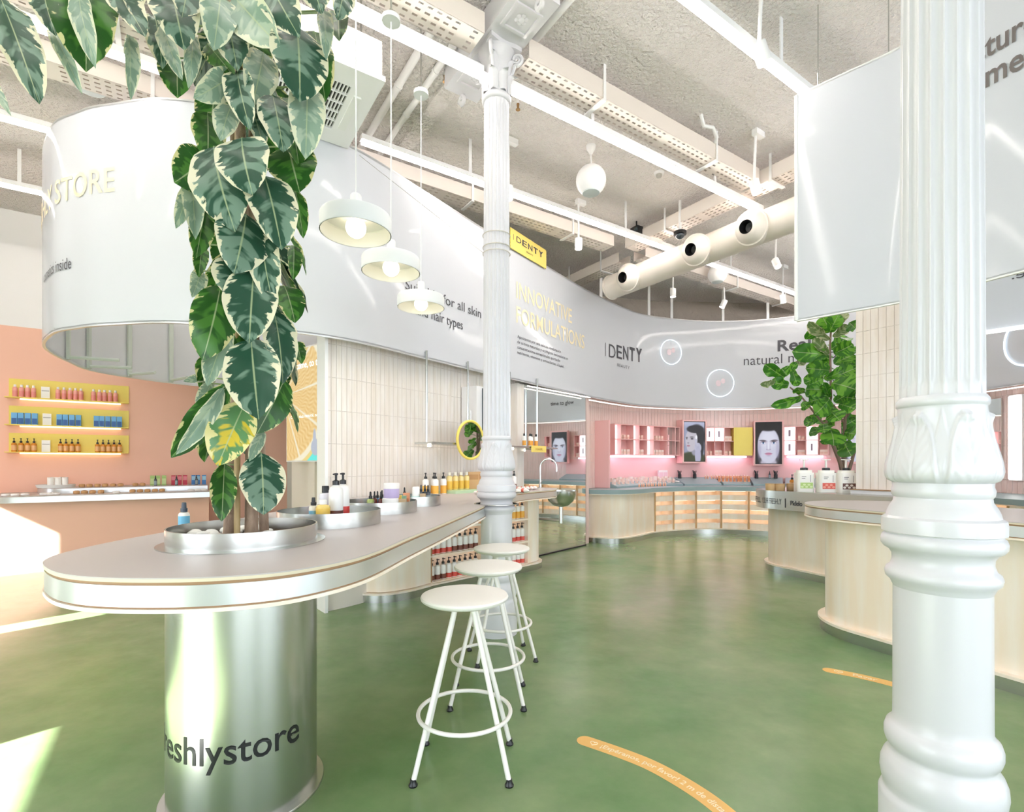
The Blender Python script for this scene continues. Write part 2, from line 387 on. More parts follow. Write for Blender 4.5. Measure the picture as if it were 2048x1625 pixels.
# air duct with three jet nozzles
duct = thing('air_duct', 'cream round air duct with three ball jet nozzles under the ceiling', 'duct', uv(6.05, 4.5, 4.3))
DR = .19
def dp(v): return uv(6.05, v, 4.30)
M_duct = mat('duct_paint', '#efe6dc', .45)
MB().tube([dp(2.0), dp(6.12)], DR, 32).build('pipe', M_duct, duct)
for v in (2.9, 4.42, 6.1): MB().tube([dp(v - .015), dp(v + .015)], DR + .008, 32).build('seam_ring', M_duct, duct)
for v in (5.55, 4.33, 3.55):
    c = Vector(dp(v)); d = Vector(uv(-.93, -.1, -.22)).normalized(); q = d.to_track_quat('Z', 'Y').to_matrix()
    def loc(r, z, a): return c + q @ Vector((r * math.cos(a), r * math.sin(a), z))
    def rev(prof, mi=0, seg=28):
        b = MB(); n = len(prof); vs = [loc(r, z, 2 * PI * i / seg) for r, z in prof for i in range(seg)]
        fs = [(j * seg + i, j * seg + (i + 1) % seg, (j + 1) * seg + (i + 1) % seg, (j + 1) * seg + i) for j in range(n - 1) for i in range(seg)]
        return b.add(vs, fs, mi)
    noz = rev([(.19, .05), (.19, .20), (.205, .205), (.205, .235), (.19, .24), (.178, .26), (.155, .305), (.12, .345), (.08, .365)]).build('nozzle', M_duct, duct)
    rev([(.08, .365), (.07, .32), (.055, .25), (.001, .24)]).build('nozzle_mouth', M_black, noz)

# pipes along the ceiling
for lab, u, v0, v1, r in (('white conduit pipe on the ceiling beside the cassette air conditioner', 1.78, 3.2, 6.0, .035), ('white conduit pipe on the ceiling left of the slim column capital', 2.0, 3.9, 6.0, .03),
                          ('cream conduit pipe on the ceiling right of the capital beam', 2.55, -1, 3.5, .03)):
    o = MB().tube([uv(u, v0, CEIL - r - .004), uv(u, v1, CEIL - r - .004)], r, 14)
    for k in range(3):
        p = uv(u, v0 + (v1 - v0) * (k + .5) / 3, CEIL - r); o.tube([uv(u, v0 + (v1 - v0) * (k + .5) / 3 - .015, CEIL - r - .004), uv(u, v0 + (v1 - v0) * (k + .5) / 3 + .015, CEIL - r - .004)], r + .006, 14)
    tag(o.build('ceiling_pipe', M_white), lab, 'pipe', 'ceiling pipes')

# cassette air conditioner
ac = thing('air_conditioner', 'white ceiling cassette air conditioner with slatted grille, right of the plant', 'air conditioner', uv(.85, 4.24, 4.3))
acb = uvbox(MB(), .38, 1.33, 3.77, 4.72, 4.33, 4.6); acb.build('body', M_white, ac)
fr = MB()
for a in ((.36, 1.35, 3.75, 3.95), (.36, 1.35, 4.54, 4.74), (.36, .56, 3.95, 4.54), (1.15, 1.35, 3.95, 4.54)): uvbox(fr, a[0], a[1], a[2], a[3], 4.29, 4.33)
fr.build('front_frame', M_white, ac)
uvbox(MB(), .56, 1.15, 3.95, 4.54, 4.315, 4.325).build('grille_back', mat('grille_shadow', '#4c4c4c', .8), ac)
for k in range(22): uvbox(MB(), .57 + k * .0265, .579 + k * .0265, 3.96, 4.53, 4.295, 4.312).build('slat', M_white, ac)
for k in range(4): uvbox(MB(), .56, 1.15, 4.06 + k * .12, 4.07 + k * .12, 4.292, 4.313).build('grille_bar', M_white, ac)
for a in ((1.19, 1.25, 4.02, 4.48), (.46, .52, 4.02, 4.48)): uvbox(MB(), a[0], a[1], a[2], a[3], 4.275, 4.292).build('louvre', M_matte, ac)
for p in ((.5, 3.87), (1.2, 3.87), (.5, 4.62), (1.2, 4.62)): MB().tube([uv(p[0], p[1], 4.6), uv(p[0], p[1], CEIL)], .008, 6).build('hanging_rod', M_steel, ac)

# ------------------------------------------------------------------ cast iron columns and their beam
struct(uvbox(MB(), 2.13, 2.29, -3.9, 9.9, 4.96, CEIL).build('beam', M_plaster), 'shallow plastered beam over the row of columns')
def column(x, y, label, capital=True):
    t = thing('iron_column', label, 'column', (x, y, 0), group='fluted cast iron columns')
    prof = [(.171, 0), (.171, .27), (.166, .283), (.16, .29), (.158, .30), (.163, .318), (.167, .345), (.165, .375), (.157, .398), (.148, .412), (.141, .43), (.143, .438), (.150, .447), (.155, .465), (.155, .485), (.149, .505), (.139, .515), (.131, .53), (.1305, .56)]
    MB().lathe(prof, (x, y, 0), 96).build('base', M_iron, t)
    MB().lathe([(.1305, .56), (.1295, .98)], (x, y, 0), 96).build('lower_shaft', M_iron, t)
    col = [(.1295, .98), (.134, .99), (.138, 1.0), (.150, 1.012), (.1535, 1.028), (.149, 1.042), (.138, 1.052), (.132, 1.072), (.133, 1.09), (.142, 1.105), (.155, 1.113), (.1635, 1.125), (.1645, 1.142), (.16, 1.155), (.153, 1.162), (.155, 1.166), (.1625, 1.169), (.1635, 1.2), (.161, 1.215), (.15, 1.222), (.146, 1.238), (.139, 1.255), (.129, 1.272), (.1275, 1.285), (.133, 1.292), (.135, 1.31), (.131, 1.322), (.132, 1.334)]
    MB().lathe(col, (x, y, 0), 96).build('collar', M_iron, t)
    # leaf bulb as a relief
    n = 26; bp = []
    for j in range(n + 1):
        q = j / n; z = 1.332 + q * .25
        r = float(np.interp(q, (0, .03, .08, .15, .25, .4, .55, .75, 1), (.127, .137, .1445, .1475, .146, .1375, .128, .1185, .1155)))
        bp.append((r, z))
    bp += [(.1165, 1.584), (.121, 1.588), (.1225, 1.598), (.121, 1.608), (.117, 1.613), (.114, 1.618)]
    def leafr(r, z, a, j):
        if j > n: return r
        q = j / n; h = 0; nl = 6
        s = ((a * nl / (2 * PI) + .15) % 1) * 2 - 1
        wv = .84 * math.sqrt(max(0.0, 1 - ((q - .25) / .66) ** 2)) if q > .25 else .84 + .10 * (.25 - q) / .25
        d = (wv - abs(s)) / .12
        if wv > 0 and d > 0:
            h += .006 * min(1, d) + .0035 * math.exp(-((d - .8) / .6) ** 2)
            h -= .0022 * math.exp(-(s / .05) ** 2)
            h += .0009 * math.sin((q * 5.5 - abs(s) * 3.0) * 2 * PI) * min(1, max(0, d - 1.2))
            if q > .78: h += .007 * math.sin(min(1, (q - .78) / .13) * PI * .75) * max(0, 1 - (s / .5) ** 2)
        else:
            s2 = abs(s) - 1; w2 = .30 * max(0.0, 1 - abs(q - .55) / .42)
            if abs(s2) < w2: h += .003
        if q < .04: h *= q / .04
        return r + h
    MB().lathe(bp, (x, y, 0), 256, rfun=leafr, cap=False).build('leaf_bulb', M_iron, t, angle=70)
    # fluted shaft
    def flute(r, z, a, j):
        if j in (0, 13): return r
        k = (a * 20 / (2 * PI)) % 1; d = abs(k - .5) / .5
        dep = 0 if d > .8 else math.sqrt(max(0, 1 - (d / .8) ** 2))
        return r - dep * (.0125 if 1 < j < 12 else .006)
    MB().lathe([(.1115, 1.615), (.1115, 1.65), (.1115, 1.665), (.1115, 1.68), (.111, 1.75), (.109, 2.3), (.107, 2.9), (.105, 3.6), (.104, 4.1), (.1035, 4.28), (.1035, 4.30), (.1035, 4.31), (.1035, 4.325), (.1035, 4.37)], (x, y, 0), 320, rfun=flute, cap=False).build('fluted_shaft', M_iron, t, angle=50)
    if capital:
        MB().lathe([(.1035, 4.355), (.115, 4.362), (.122, 4.378), (.122, 4.392), (.112, 4.405), (.104, 4.412), (.104, 4.55), (.112, 4.65), (.132, 4.72), (.15, 4.75), (.15, 4.765)], (x, y, 0), 48).build('capital', M_iron, t)
        ang0 = math.atan2(VY, VX) + PI / 4
        for k in range(8):          # acanthus leaves
            for tier, (z0, hh, ro, w_) in enumerate(((4.415, .15, .055, .05), (4.50, .19, .07, .045))):
                if tier == 1 and k % 2: continue
                a = ang0 + k * PI / 4; lf = MB(); vs = []; fs = []
                for i in range(9):
                    q = i / 8; rr = .106 + .012 + ro * max(0, q - .45) ** 1.6 * 2.2; zz = z0 + hh * math.sin(min(q, .93) * PI / 1.9)
                    if q > .9: zz -= .012; rr += .01
                    ww = w_ * (math.sin(PI * (q * .75 + .2)) ** .8) * (1 + .12 * math.sin(q * 22))
                    for s in (-1, -.5, 0, .5, 1):
                        ra = rr + (.008 if s == 0 else (0.0 if abs(s) == .5 else -.010)); b_ = a + s * ww / rr
                        vs.append((x + ra * math.cos(b_), y + ra * math.sin(b_), zz))
                for i in range(8):
                    for s in range(4): fs.append((i * 5 + s, i * 5 + s + 1, i * 5 + s + 6, i * 5 + s + 5))
                lf.add(vs, fs).build('acanthus_leaf', M_iron, t, angle=80)
        for k in range(4):          # corner volutes
            a = ang0 + k * PI / 2; pts = []; R_ = []
            d = Vector((math.cos(a), math.sin(a), 0)); c = Vector((x, y, 4.70)) + d * .172
            for i in range(34):
                q = i / 33; th = -PI * .6 + q * PI * 3.6; rr = .050 * (1 - q * .86); pts.append(c + d * rr * math.cos(th) + Vector((0, 0, rr * math.sin(th)))); R_.append(.015 * (1 - q * .45))
            pts = [Vector((x, y, 4.55)) + d * .118] + pts; R_ = [.012] + R_
            MB().tube(pts, R_, 8).build('volute', M_iron, t)
        ab = []
        for k in range(4):
            a = ang0 + k * PI / 2; b_ = a + PI / 2
            for i in range(7):
                q = i / 7 * .92 + .04; p = Vector((math.cos(a), math.sin(a))) * .225 * (1 - q) + Vector((math.cos(b_), math.sin(b_))) * .225 * q
                p *= 1 - .16 * math.sin(PI * q); ab.append((x + p.x, y + p.y))
        MB().prism(ab, 4.765, 4.80).build('abacus', M_iron, t)
        # impost block with panelled soffit
        cu, cv = x * UX + y * UY, x * VX + y * VY
        im = uvbox(MB(), cu - .17, cu + .17, cv - .62, cv + .62, 4.80, 4.99); im.build('impost', M_iron, t)
        for s in (-1, 1):
            fp = MB(); c0 = cv + s * .36
            for a_ in ((-.12, .12, -.12, -.095), (-.12, .12, .095, .12), (-.12, -.095, -.095, .095), (.095, .12, -.095, .095)): uvbox(fp, cu + a_[0], cu + a_[1], c0 + a_[2], c0 + a_[3], 4.786, 4.80)
            pn = fp.build('soffit_panel', M_iron, t)
            ro = MB(); ro.sphere(uv(cu, c0, 4.798), .026, 14, 8, sz=.6)
            for k in range(6): ro.sphere((uv(cu, c0)[0] + .036 * math.cos(k * PI / 3), uv(cu, c0)[1] + .036 * math.sin(k * PI / 3), 4.798), .018, 10, 6, sz=.5)
            ro.build('rosette', M_iron, pn)
            sc = MB(); pts = [uv(cu, cv + s * (.60 - .10 * (1 - math.cos(i / 20 * 4.2 * PI / 2)) * .0 + .05 * math.cos(i * .45) * (1 - i / 26)), 4.74 + .05 * math.sin(i * .45) * (1 - i / 26)) for i in range(22)]
            sc.tube(pts, .02, 8).build('scroll', M_iron, t)
    return t
C2 = (-.128, 4.21); C1 = (1.43, 1.70)
column(C1[0], C1[1], 'large white fluted iron column standing close at the right', True)
column(C2[0], C2[1], 'slim white fluted iron column in the middle rising through the counter end')
# cable ties and guy wire on the middle column
b = MB()
for z in (3.12, 3.17, 3.27):
    b.tube([(C2[0] + .113 * math.cos(2 * PI * k / 28), C2[1] + .113 * math.sin(2 * PI * k / 28), z) for k in range(28)], .0035, 6, closed=True)
tag(b.build('cable_tie', mat('tie_cord', '#cfcabf', .7)), 'thin cords tied round the slim middle column', 'cord')

# ------------------------------------------------------------------ the curved banner ribbon
ZB, ZT = 2.545, 4.35
RP = [(-2.4, 8.6), (-3.6, 8.1), (-4.73, 7.49), (-5.2, 6.45), (-4.97, 5.67), (-4.6, 5.0), (-4.05, 4.48), (-3.71, 4.31), (-3.33, 4.20), (-2.62, 4.16), (-1.63, 4.63), (-.95, 5.55), (-.40, 6.37), (-.03, 6.88), (.62, 7.80), (1.344, 8.80), (2.16, 9.75), (2.78, 10.25), (3.93, 10.62), (4.95, 10.58), (5.8, 10.2), (6.8, 9.3), (7.3, 8.2), (7.35, 7.2), (7.2, 6.0)]
rib = Path(spline(RP, 10))
S_nose = rib.s[10 * 5]; S_end = rib.L
def sx(px): return rib.seen(px, S_nose - .2, rib.s[10 * 21])
banner = thing('curved_banner', 'long glossy white banner ribbon with lettering winding round the shop under the ceiling', 'banner', (-1.63, 4.63, ZB))
MB().strip(rib.P, ZB, ZT, .012).build('sheet', M_banner, banner)
for z in (ZB, ZT): MB().strip(rib.P, z - .012, z + .012, .024).build('edge_rail', M_aluband, banner)
for px in (600, 1205, 1300, 1346, 1447, 1535):
    p = rib.pos(sx(px), .03); MB().box((p[0], p[1], (ZT - .3 + CEIL) / 2), (.05, .03, CEIL - ZT + .3)).build('hanging_bar', M_white, banner)
M_brk = mat('grey_green_bracket', '#c3cbc4', .4)
for q in (1.9, 2.45, 3.0, 3.6, 4.2):       # angle brackets inside the rounded end
    s = q + .4; p = rib.pos(s, .04); n = rib.pos(s, .5); g = MB()
    g.box((p[0], p[1], ZB + .55), (.05, .03, 1.1), ax=rib.tan(s)); g.tube([(p[0], p[1], ZB + .03), (n[0], n[1], ZB + .03)], .02, 6); g.tube([(p[0], p[1], ZB + .95), (n[0], n[1], ZB + .95)], .02, 6)
    g.build('bracket', M_brk, banner)
def rib_text(txt, px0, px1, py_base, h, m, **k):
    s0, s1 = sx(px0), sx(px1); p = rib.pos((s0 + s1) / 2); p0 = rib.pos(s0)
    z0 = EYE + (HY - py_base) / F * p0[1]
    lettering(txt, on_path(rib, s0, z0, -.006), h, s1 - s0, **k).build('lettering', m, banner, smooth=False)
rib_text('FRESHLY STORE', 89.5, 230, 480, .21, M_gold, bold=.006)
rib_text('cosmetics inside', 89.2, 142, 567, .105, M_dark)
rib_text('Suitable for all skin', 808, 962, 578, .115, M_dark)
rib_text('and hair types', 830, 925, 628, .115, M_dark)
rib_text('INNOVATIVE', 1033, 1143, 596, .24, M_gold, bold=.004)
rib_text('FORMULATIONS', 1033, 1168, 645, .24, M_gold, bold=.004)
for i, tline in enumerate(('Apostamos por una selecta combinación', 'de activos naturales y ecológicos innovadores en', 'concentraciones excepcionales aportando', 'nutrientes, vitaminas y antioxidantes a la piel.')):
    rib_text(tline, 1034, (1121, 1136, 1120, 1128)[i], 676 + i * 10.5, .045, M_dark)
for i, ch in enumerate('IDENTY'):
    xs_ = (1210, 1217, 1233, 1246, 1259, 1271, 1286); s0 = sx(xs_[i]); s1 = sx(xs_[i + 1]) - .02 if i else s0 + .02
    p0 = rib.pos(s0); lettering(ch, on_path(rib, s0, EYE + (HY - (712.5 + 1.9 * i)) / F * p0[1], -.006), .26, .014 if i == 0 else s1 - s0 - .02, bold=(0 if i == 0 else -.012 + .011 * i)).build('lettering', M_dark, banner, smooth=False)
rib_text('BEAUTY', 1235, 1258, 733, .06, M_dark, space=1.2)
rib_text('Real', 1556, 1622, 703, .23, M_dark, bold=.022)
rib_text('natural makeup', 1487, 1672, 731, .21, M_dark, bold=-.004)
def neon(px, py, r, lab):
    s = sx(px); p = rib.pos(s); z = EYE + (HY - py) / F * p[1]; R_ = r * p[1] / F
    o = MB().tube([rib.pos(s + R_ * math.cos(2 * PI * k / 48), -.02) + (z + R_ * math.sin(2 * PI * k / 48),) for k in range(48)], .0075, 8, closed=True).build('ring', M_neon, None)
    o.name = 'neon_ring'; tag(o, lab, 'neon light', 'neon rings on the banner')
    pk = mat('faint_pink_print', '#e6d3da', .6)
    for dx, dz, rr in ((-.02, .0, .055), (.045, .03, .045)):
        MB().add([rib.pos(s + dx * 1.5 + rr * math.cos(2 * PI * k / 20), -.004) + (z + dz * 1.5 + rr * math.sin(2 * PI * k / 20) * 1.2,) for k in range(20)], [tuple(range(20))]).build('petal_print', pk, banner, smooth=False)
neon(1340, 705, 24.5, 'pale blue neon ring on the banner, upper left of two over the pink bay')
neon(1440, 767, 27, 'pale blue neon ring on the banner, lower right of two over the pink bay')
sR = rib.s[10 * 22 + 4]
for k_, nm in ((0, 'pale neon ring on the banner seen right of the large column'),):
    p = rib.pos(sR + .55); R_ = .36
    o = MB().tube([rib.pos(sR + .55 + R_ * math.cos(2 * PI * k / 48), -.02) + (3.15 + R_ * math.sin(2 * PI * k / 48),) for k in range(48)], .012, 8, closed=True).build('neon_ring', M_neon); tag(o, nm, 'neon light', 'neon rings on the banner')
q = rib.seen(1652, rib.s[10 * 19], rib.s[10 * 22])
lettering('time to glow', on_path(rib, q, 2.98, -.006), .11, .74, bold=.015, mirror=True).build('lettering', M_dark, banner, smooth=False)
# yellow brand flag on top of the banner
s0, s1 = sx(1016), sx(1088); p0 = rib.pos(s0)
flag = thing('brand_sign', 'small yellow sign reading IDENTY on top of the banner beside the slim column', 'sign', rib.pos(s0) + (4.28,))
MB().strip(rib.sub(s0, s1, 8, -.035), 4.285, 4.56, .012).build('panel', M_signy, flag)
for i, ch in enumerate('IDENTY'):
    a = s0 + .06 + (s1 - s0 - .12) * (i if i == 0 else i - .5) / 5.6
    lettering(ch, on_path(rib, a, 4.41, -.04), .085, .008 if i == 0 else (s1 - s0) * .125, bold=-.01 + .01 * i).build('lettering', M_dark, flag, smooth=False)
lettering('BEAUTY', on_path(rib, (s0 + s1) / 2 - .08, 4.345, -.04), .025, .17).build('lettering', M_dark, flag, smooth=False)
# guy wire to the column
a_ = rib.pos(sx(720), -.01) + (4.3,); b_ = (C2[0] - .11, C2[1] - .04, 3.12)
tag(MB().tube([a_, b_], .003, 6).build('guy_wire', M_steel), 'thin steel wire from the banner down to the slim column', 'wire')

# hung banner loop over the right island
hb = thing('hung_banner', 'large white banner panel hung at the right behind the big column', 'banner', (2.6, 3.8, ZB))
hp = [(2.285, 4.10), (2.52, 3.86), (2.76, 3.61), (2.94, 3.24), (3.06, 2.98), (3.45, 2.2)]
r2 = Path(spline(hp, 8))
MB().strip(r2.P, ZB, ZT, .012).build('sheet', M_banner, hb)
for z in (ZB, ZT): MB().strip(r2.P, z - .01, z + .01, .022).build('edge_rail', M_matte, hb)
MB().tube([hp[0] + (ZB,), hp[0] + (ZT,)], .014, 10).build('edge_tube', M_matte, hb)
for q in (.15, .6, 1.2):
    p = r2.pos(q, .02); MB().tube([p + (ZT,), p + (CEIL,)], .004, 6).build('wire', M_steel, hb)
def r2_text(txt, px_end_s, z, h, w_, **k): lettering(txt, on_path(r2, px_end_s, z, -.006), h, w_, **k).build('lettering', mat('brown_print', '#6e6664', .6), hb, smooth=False)
sa = r2.seen(1968, 0, r2.L)
r2_text('Nature', sa - .155, 3.93, .145, .41, bold=.018); r2_text('cosmetics', sa - .20, 3.745, .145, .60, bold=.018)
hf = thing('hung_banner', 'far side of the right banner loop seen right of the big column', 'banner', (4.1, 4.4, ZB))
r3 = Path([(3.82, 4.74), (4.0, 4.52), (4.45, 4.0), (5.1, 3.3)])
MB().strip(r3.P, ZB, ZT, .012).build('sheet', M_banner, hf)
MB().strip(r3.P, ZB - .03, ZB, .03).build('light_rail', mat('rail_glow', '#ffffff', .4, emit=.8), hf)
lettering('people.', on_path(r3, r3.seen(2024, 0, r3.L), 2.94, -.006), .08, .38, mirror=True).build('lettering', M_dark, hf, smooth=False)

# ------------------------------------------------------------------ tiled walls, mirror
def tile_field(path, s0, s1, z0, z1, tw, th, gap, off, dep):
    b = MB(); n = int((s1 - s0) / tw); m = int(round((z1 - z0) / th)); th = (z1 - z0) / m
    for i in range(n):
        a, c = path.pos(s0 + i * tw + gap, off), path.pos(s0 + (i + 1) * tw - gap, off)
        dx, dy = c[0] - a[0], c[1] - a[1]; l = math.hypot(dx, dy); nx, ny = dy / l, -dx / l
        for j in range(m):
            d = dep * random.uniform(.8, 1.25); g = .001
            za, zb = z0 + j * th + gap, z0 + (j + 1) * th - gap
            A = [(a[0], a[1], za), (c[0], c[1], za), (c[0], c[1], zb), (a[0], a[1], zb)]
            B = [(p[0] + nx * d + (dx / l * g * sg), p[1] + ny * d + dy / l * g * sg, p[2] + g * sz) for p, sg, sz in zip(A, (1, -1, -1, 1), (1, 1, -1, -1))]
            b.add(A + B, [(4, 5, 6, 7), (0, 1, 5, 4), (1, 2, 6, 5), (2, 3, 7, 6), (3, 0, 4, 7)])
    return b
TW0, TW1 = sx(668), sx(1090)
wt = struct(MB().strip(rib.sub(TW0, TW1, 40, .20), 0, 3.2, .14).build('wall_tiled', M_grout), 'curved wall of narrow white glazed tiles')
o = tile_field(rib, TW0, TW1, .95, 3.15, .062, .31, .0016, .199, .005).build('tile', M_whitet, wt, smooth=False); o['kind'] = 'stuff'
MB().box(rib.pos(TW0 - .01, .25) + (1.6,), (.03, .2, 3.2), ax=rib.tan(TW0)).build('end_trim', M_white, wt)
ma, mb_ = sx(1056), sx(1173)
mp0 = rib.pos(ma, .10); mdir = math.atan2(rib.pos(mb_)[1] - rib.pos(ma)[1], rib.pos(mb_)[0] - rib.pos(ma)[0]) - math.radians(4.2)
kk = (1171 - CX) / F; mL = (kk * mp0[1] - mp0[0]) / (math.cos(mdir) - kk * math.sin(mdir))
def mline(o): return [(mp0[0] + math.sin(mdir) * -o, mp0[1] + math.cos(mdir) * o), (mp0[0] + mL * math.cos(mdir) - math.sin(mdir) * o, mp0[1] + mL * math.sin(mdir) + math.cos(mdir) * o)]
mir = MB().strip(mline(0), .02, 2.52, .02).build('wall_mirror', M_mirror); struct(mir, 'tall mirror panel on the wall below the banner')
pz = rib.pos(ma - .07, .15); MB().box(pz + (1.26,), (.17, .13, 2.52), ax=rib.tan(ma)).build('edge_trim', M_whitet, mir)
MB().strip(mline(-.015), 0, .022, .04).build('floor_channel', M_black, mir)
MB().strip(mline(-.01), 2.50, 2.535, .04).build('top_rail', M_steel, mir)
MB().strip(mline(-.10), ZB - .06, ZB - .045, .02).build('light_rail', mat('soft_rail', '#ffffff', .4, emit=.7, ecol='#fff3ec'), mir)
BW0 = sx(1180); bayoff = .30
pw = struct(MB().strip(rib.sub(BW0, S_end, 120, bayoff), 0, 3.0, .12).build('wall_pink', M_grout), 'curved wall of narrow pink glazed tiles')
o = tile_field(rib, BW0, S_end - .1, .88, 2.96, .072, .26, .0018, bayoff - .001, .005).build('tile', M_pinkt, pw, smooth=False); o['kind'] = 'stuff'
p = rib.pos(BW0 + .0, .17); MB().box((p[0], p[1], 1.265), (.09, .24, 2.53), ax=rib.tan(BW0)).build('corner_strip', M_pinkt, pw)
# small neon line on the pink wall top
lr = MB().strip(rib.sub(BW0 + .2, S_end - .4, 100, .16), ZB - .03, ZB - .012, .03).build('light_rail', mat('soft_rail', '#ffffff', .4, emit=.7, ecol='#fff3ec')); tag(lr, 'slim light rail under the banner over the pink tiles', 'light')

# partition with the orange poster screen, behind the plant
pa, pb = Vector((-3.25, 7.32)), Vector((-2.2, 6.46)); ax = (pb - pa)
struct(MB().prism([tuple(pa + Vector((-.02, .25))), tuple(pb + Vector((.3, .05))), tuple(pb + Vector((.35, .2))), tuple(pa + Vector((.05, .45)))], 0, 1.42).build('wall_partition', M_cream), 'low cream partition behind the plant')

# ------------------------------------------------------------------ the long counter in the middle (T)
TZ = 1.06
def layered_top(root, P, zt, grow=None):
    """worktop with laminate face, ply edge, aluminium band, ply underside"""
    def off(d):
        n = len(P); out = []
        for i in range(n):
            a, c = P[i - 1], P[(i + 1) % n]; dx, dy = c[0] - a[0], c[1] - a[1]; l = math.hypot(dx, dy) or 1
            out.append((P[i][0] - dy / l * d, P[i][1] + dx / l * d))
        return out
    area = sum(P[i][0] * P[(i + 1) % len(P)][1] - P[(i + 1) % len(P)][0] * P[i][1] for i in range(len(P)))
    sg = 1 if area > 0 else -1
    MB().prism(P, zt - .004, zt).build('laminate', M_laminate, root)
    MB().prism(off(.0005 * sg), zt - .014, zt - .004).build('ply_layer', mat('pale_ply_edge', '#d9cdb4', .6), root)
    MB().prism(off(.008 * sg), zt - .024, zt - .014).build('ply_core', M_plyedge, root)
    MB().prism(off(.003 * sg), zt - .088, zt - .024).build('aluminium_band', M_aluband, root)
    MB().prism(off(.009 * sg), zt - .094, zt - .088).build('ply_core', M_plyedge, root)
    MB().prism(off(.0 * sg), zt - .106, zt - .094).build('ply_underside', M_ply, root)
wallpts = [rib.pos(sx(px), .17) for px in (1050, 1030, 1000, 960, 920, 880, 840, 800, 760, 720, 690)]
TP = [(-1.53, 4.62), (-1.60, 4.1), (-1.646, 3.468), (-1.67, 2.9), (-1.705, 2.45), (-1.722, 2.21), (-1.70, 1.948), (-1.637, 1.788), (-1.534, 1.675), (-1.392, 1.572), (-1.23, 1.515), (-1.014, 1.503), (-.847, 1.534), (-.703, 1.61), (-.587, 1.77), (-.523, 1.97), (-.471, 2.343), (-.388, 2.866), (-.243, 3.87), (-.12, 4.85), (.03, 5.6), (.24, 6.02), (.46, 6.32), (.58, 6.58), (.55, 6.85), (.36, 7.1), (.12, 7.18)]
TPs = spline(TP, 6) + wallpts[1:]
ctr = thing('long_counter', 'long winding grey laminate counter with aluminium edge band, round end toward us', 'counter', (-1.15, 2.2, 0))
layered_top(ctr, TPs, TZ)
PC = (-1.15, 2.2); PR = .288
cyl = MB().lathe([(PR, .012), (PR, .955)], PC + (0,), 96, cap=False).build('steel_drum', M_steel, ctr)
MB().lathe([(PR + .03, 0), (PR + .03, .008), (PR + .028, .012), (PR - .01, .012)], PC + (0,), 96).build('floor_flange', M_steel, ctr)
phi0 = math.atan2(-PC[1], -PC[0])          # direction from the drum to the camera
def on_drum(x, y): a = phi0 + x / PR; return (PC[0] + (PR + .0012) * math.cos(a), PC[1] + (PR + .0012) * math.sin(a), .262 + y)
W_ = .66; vs, fs = text_geo('freshlystore', .008); xs = [v[0] for v in vs]; kx = W_ / (max(xs) - min(xs)); ky = .108 / .73; x1 = .215
MB().add([on_drum(x1 - W_ + (v[0] - min(xs)) * kx, v[1] * ky) for v in vs], fs).build('lettering', M_black, cyl, smooth=False)
# steel planter ring through the top
pl = thing('planter', 'round brushed steel planter ring set in the counter, holding the plant', 'planter', PC + (TZ,))
MB().lathe([(PR + .035, 0), (PR + .035, .004), (PR + .002, .006), (PR + .002, .072), (PR - .004, .072), (PR - .004, .02)], PC + (TZ,), 96, cap=False).build('ring', M_steel, pl)
MB().lathe([(0, .018), (PR - .004, .018)], PC + (TZ,), 48, cap=False).build('soil', mat('soil', '#5b4a3d', .95, bump=(60, .6, .02, 3)), pl)
PEB = {}
for i, a in enumerate(sorted(random.uniform(0, 2 * PI) for _ in range(34))):
    r = random.uniform(.10, .255); rr = random.uniform(.016, .028)
    x, y = PC[0] + r * math.cos(a), PC[1] + r * math.sin(a)
    st = MB(); st.lathe([(rr * math.sin(PI * j / 6) * 1.0, -rr * .7 * math.cos(PI * j / 6)) for j in range(7)], (0, 0, 0), 9, cap=False)
    o = st.build('pebble', mat('white_pebble', '#eceae6', .6)); o.location = (x, y, TZ + .016 + rr * .7); o.rotation_euler = (0, 0, a); o.scale = (1.25, .9, 1)
    side = ('front' if y < PC[1] else 'back') + (' left' if x < PC[0] else ' right')
    PEB[side] = PEB.get(side, -1) + 1
    tag(o, 'white pebble in the steel planter, %s quarter, %s counting counter-clockwise' % (side, ORD[PEB[side]]), 'pebble', 'white pebbles in the planter, %s quarter' % side)
# steel ring where the column passes the worktop
MB().lathe([(.185, 0), (.185, .004), (.172, .006), (.172, 0)], C2 + (TZ,), 64).build('column_ring', M_steel, ctr)

# cabinet under the counter, with open shelves
cab = thing('shelf_cabinet', 'birch cabinet with three open lit shelves under the long counter', 'cabinet', (-.3, 6.1, 0))
fA, fB = Vector((-.88, 5.52)), Vector((.22, 6.62)); fe = (fB - fA).normalized(); fn = Vector((fe.y, -fe.x)); FL = (fB - fA).length
lobe = spline([(-1.62, 5.22), (-1.47, 5.13), (-1.275, 5.12), (-1.08, 5.25), (-.95, 5.41), (-.88, 5.52)], 6)
endp = spline([(.22, 6.62), (.31, 6.72), (.36, 6.85), (.33, 6.99), (.22, 7.08)], 5)
body = lobe + [tuple(fA - fn * .3), tuple(fA - fn * .34 + fe * .02), (-1.42, 5.42)]
MB().prism(lobe + [tuple(fA - fn * .33), (-1.45, 5.38)], .1, .95).build('curved_side', M_ply, cab)
MB().prism(endp + [tuple(fB - fn * .33), tuple(fB - fn * .001)], .1, .95).build('end_panel', M_ply, cab)
def fbox(b, s0, s1, d0, d1, z0, z1, mi=0):
    return b.prism([tuple(fA + fe * s - fn * d) for s, d in ((s0, d0), (s1, d0), (s1, d1), (s0, d1))], z0, z1, mi)
fbox(MB(), 0, FL, .30, .32, .1, .95).build('back_panel', M_ply, cab)
SHZ = (.10, .39, .68)
for z in SHZ: fbox(MB(), .0, FL, .0, .30, z - .022, z).build('shelf', M_ply, cab)
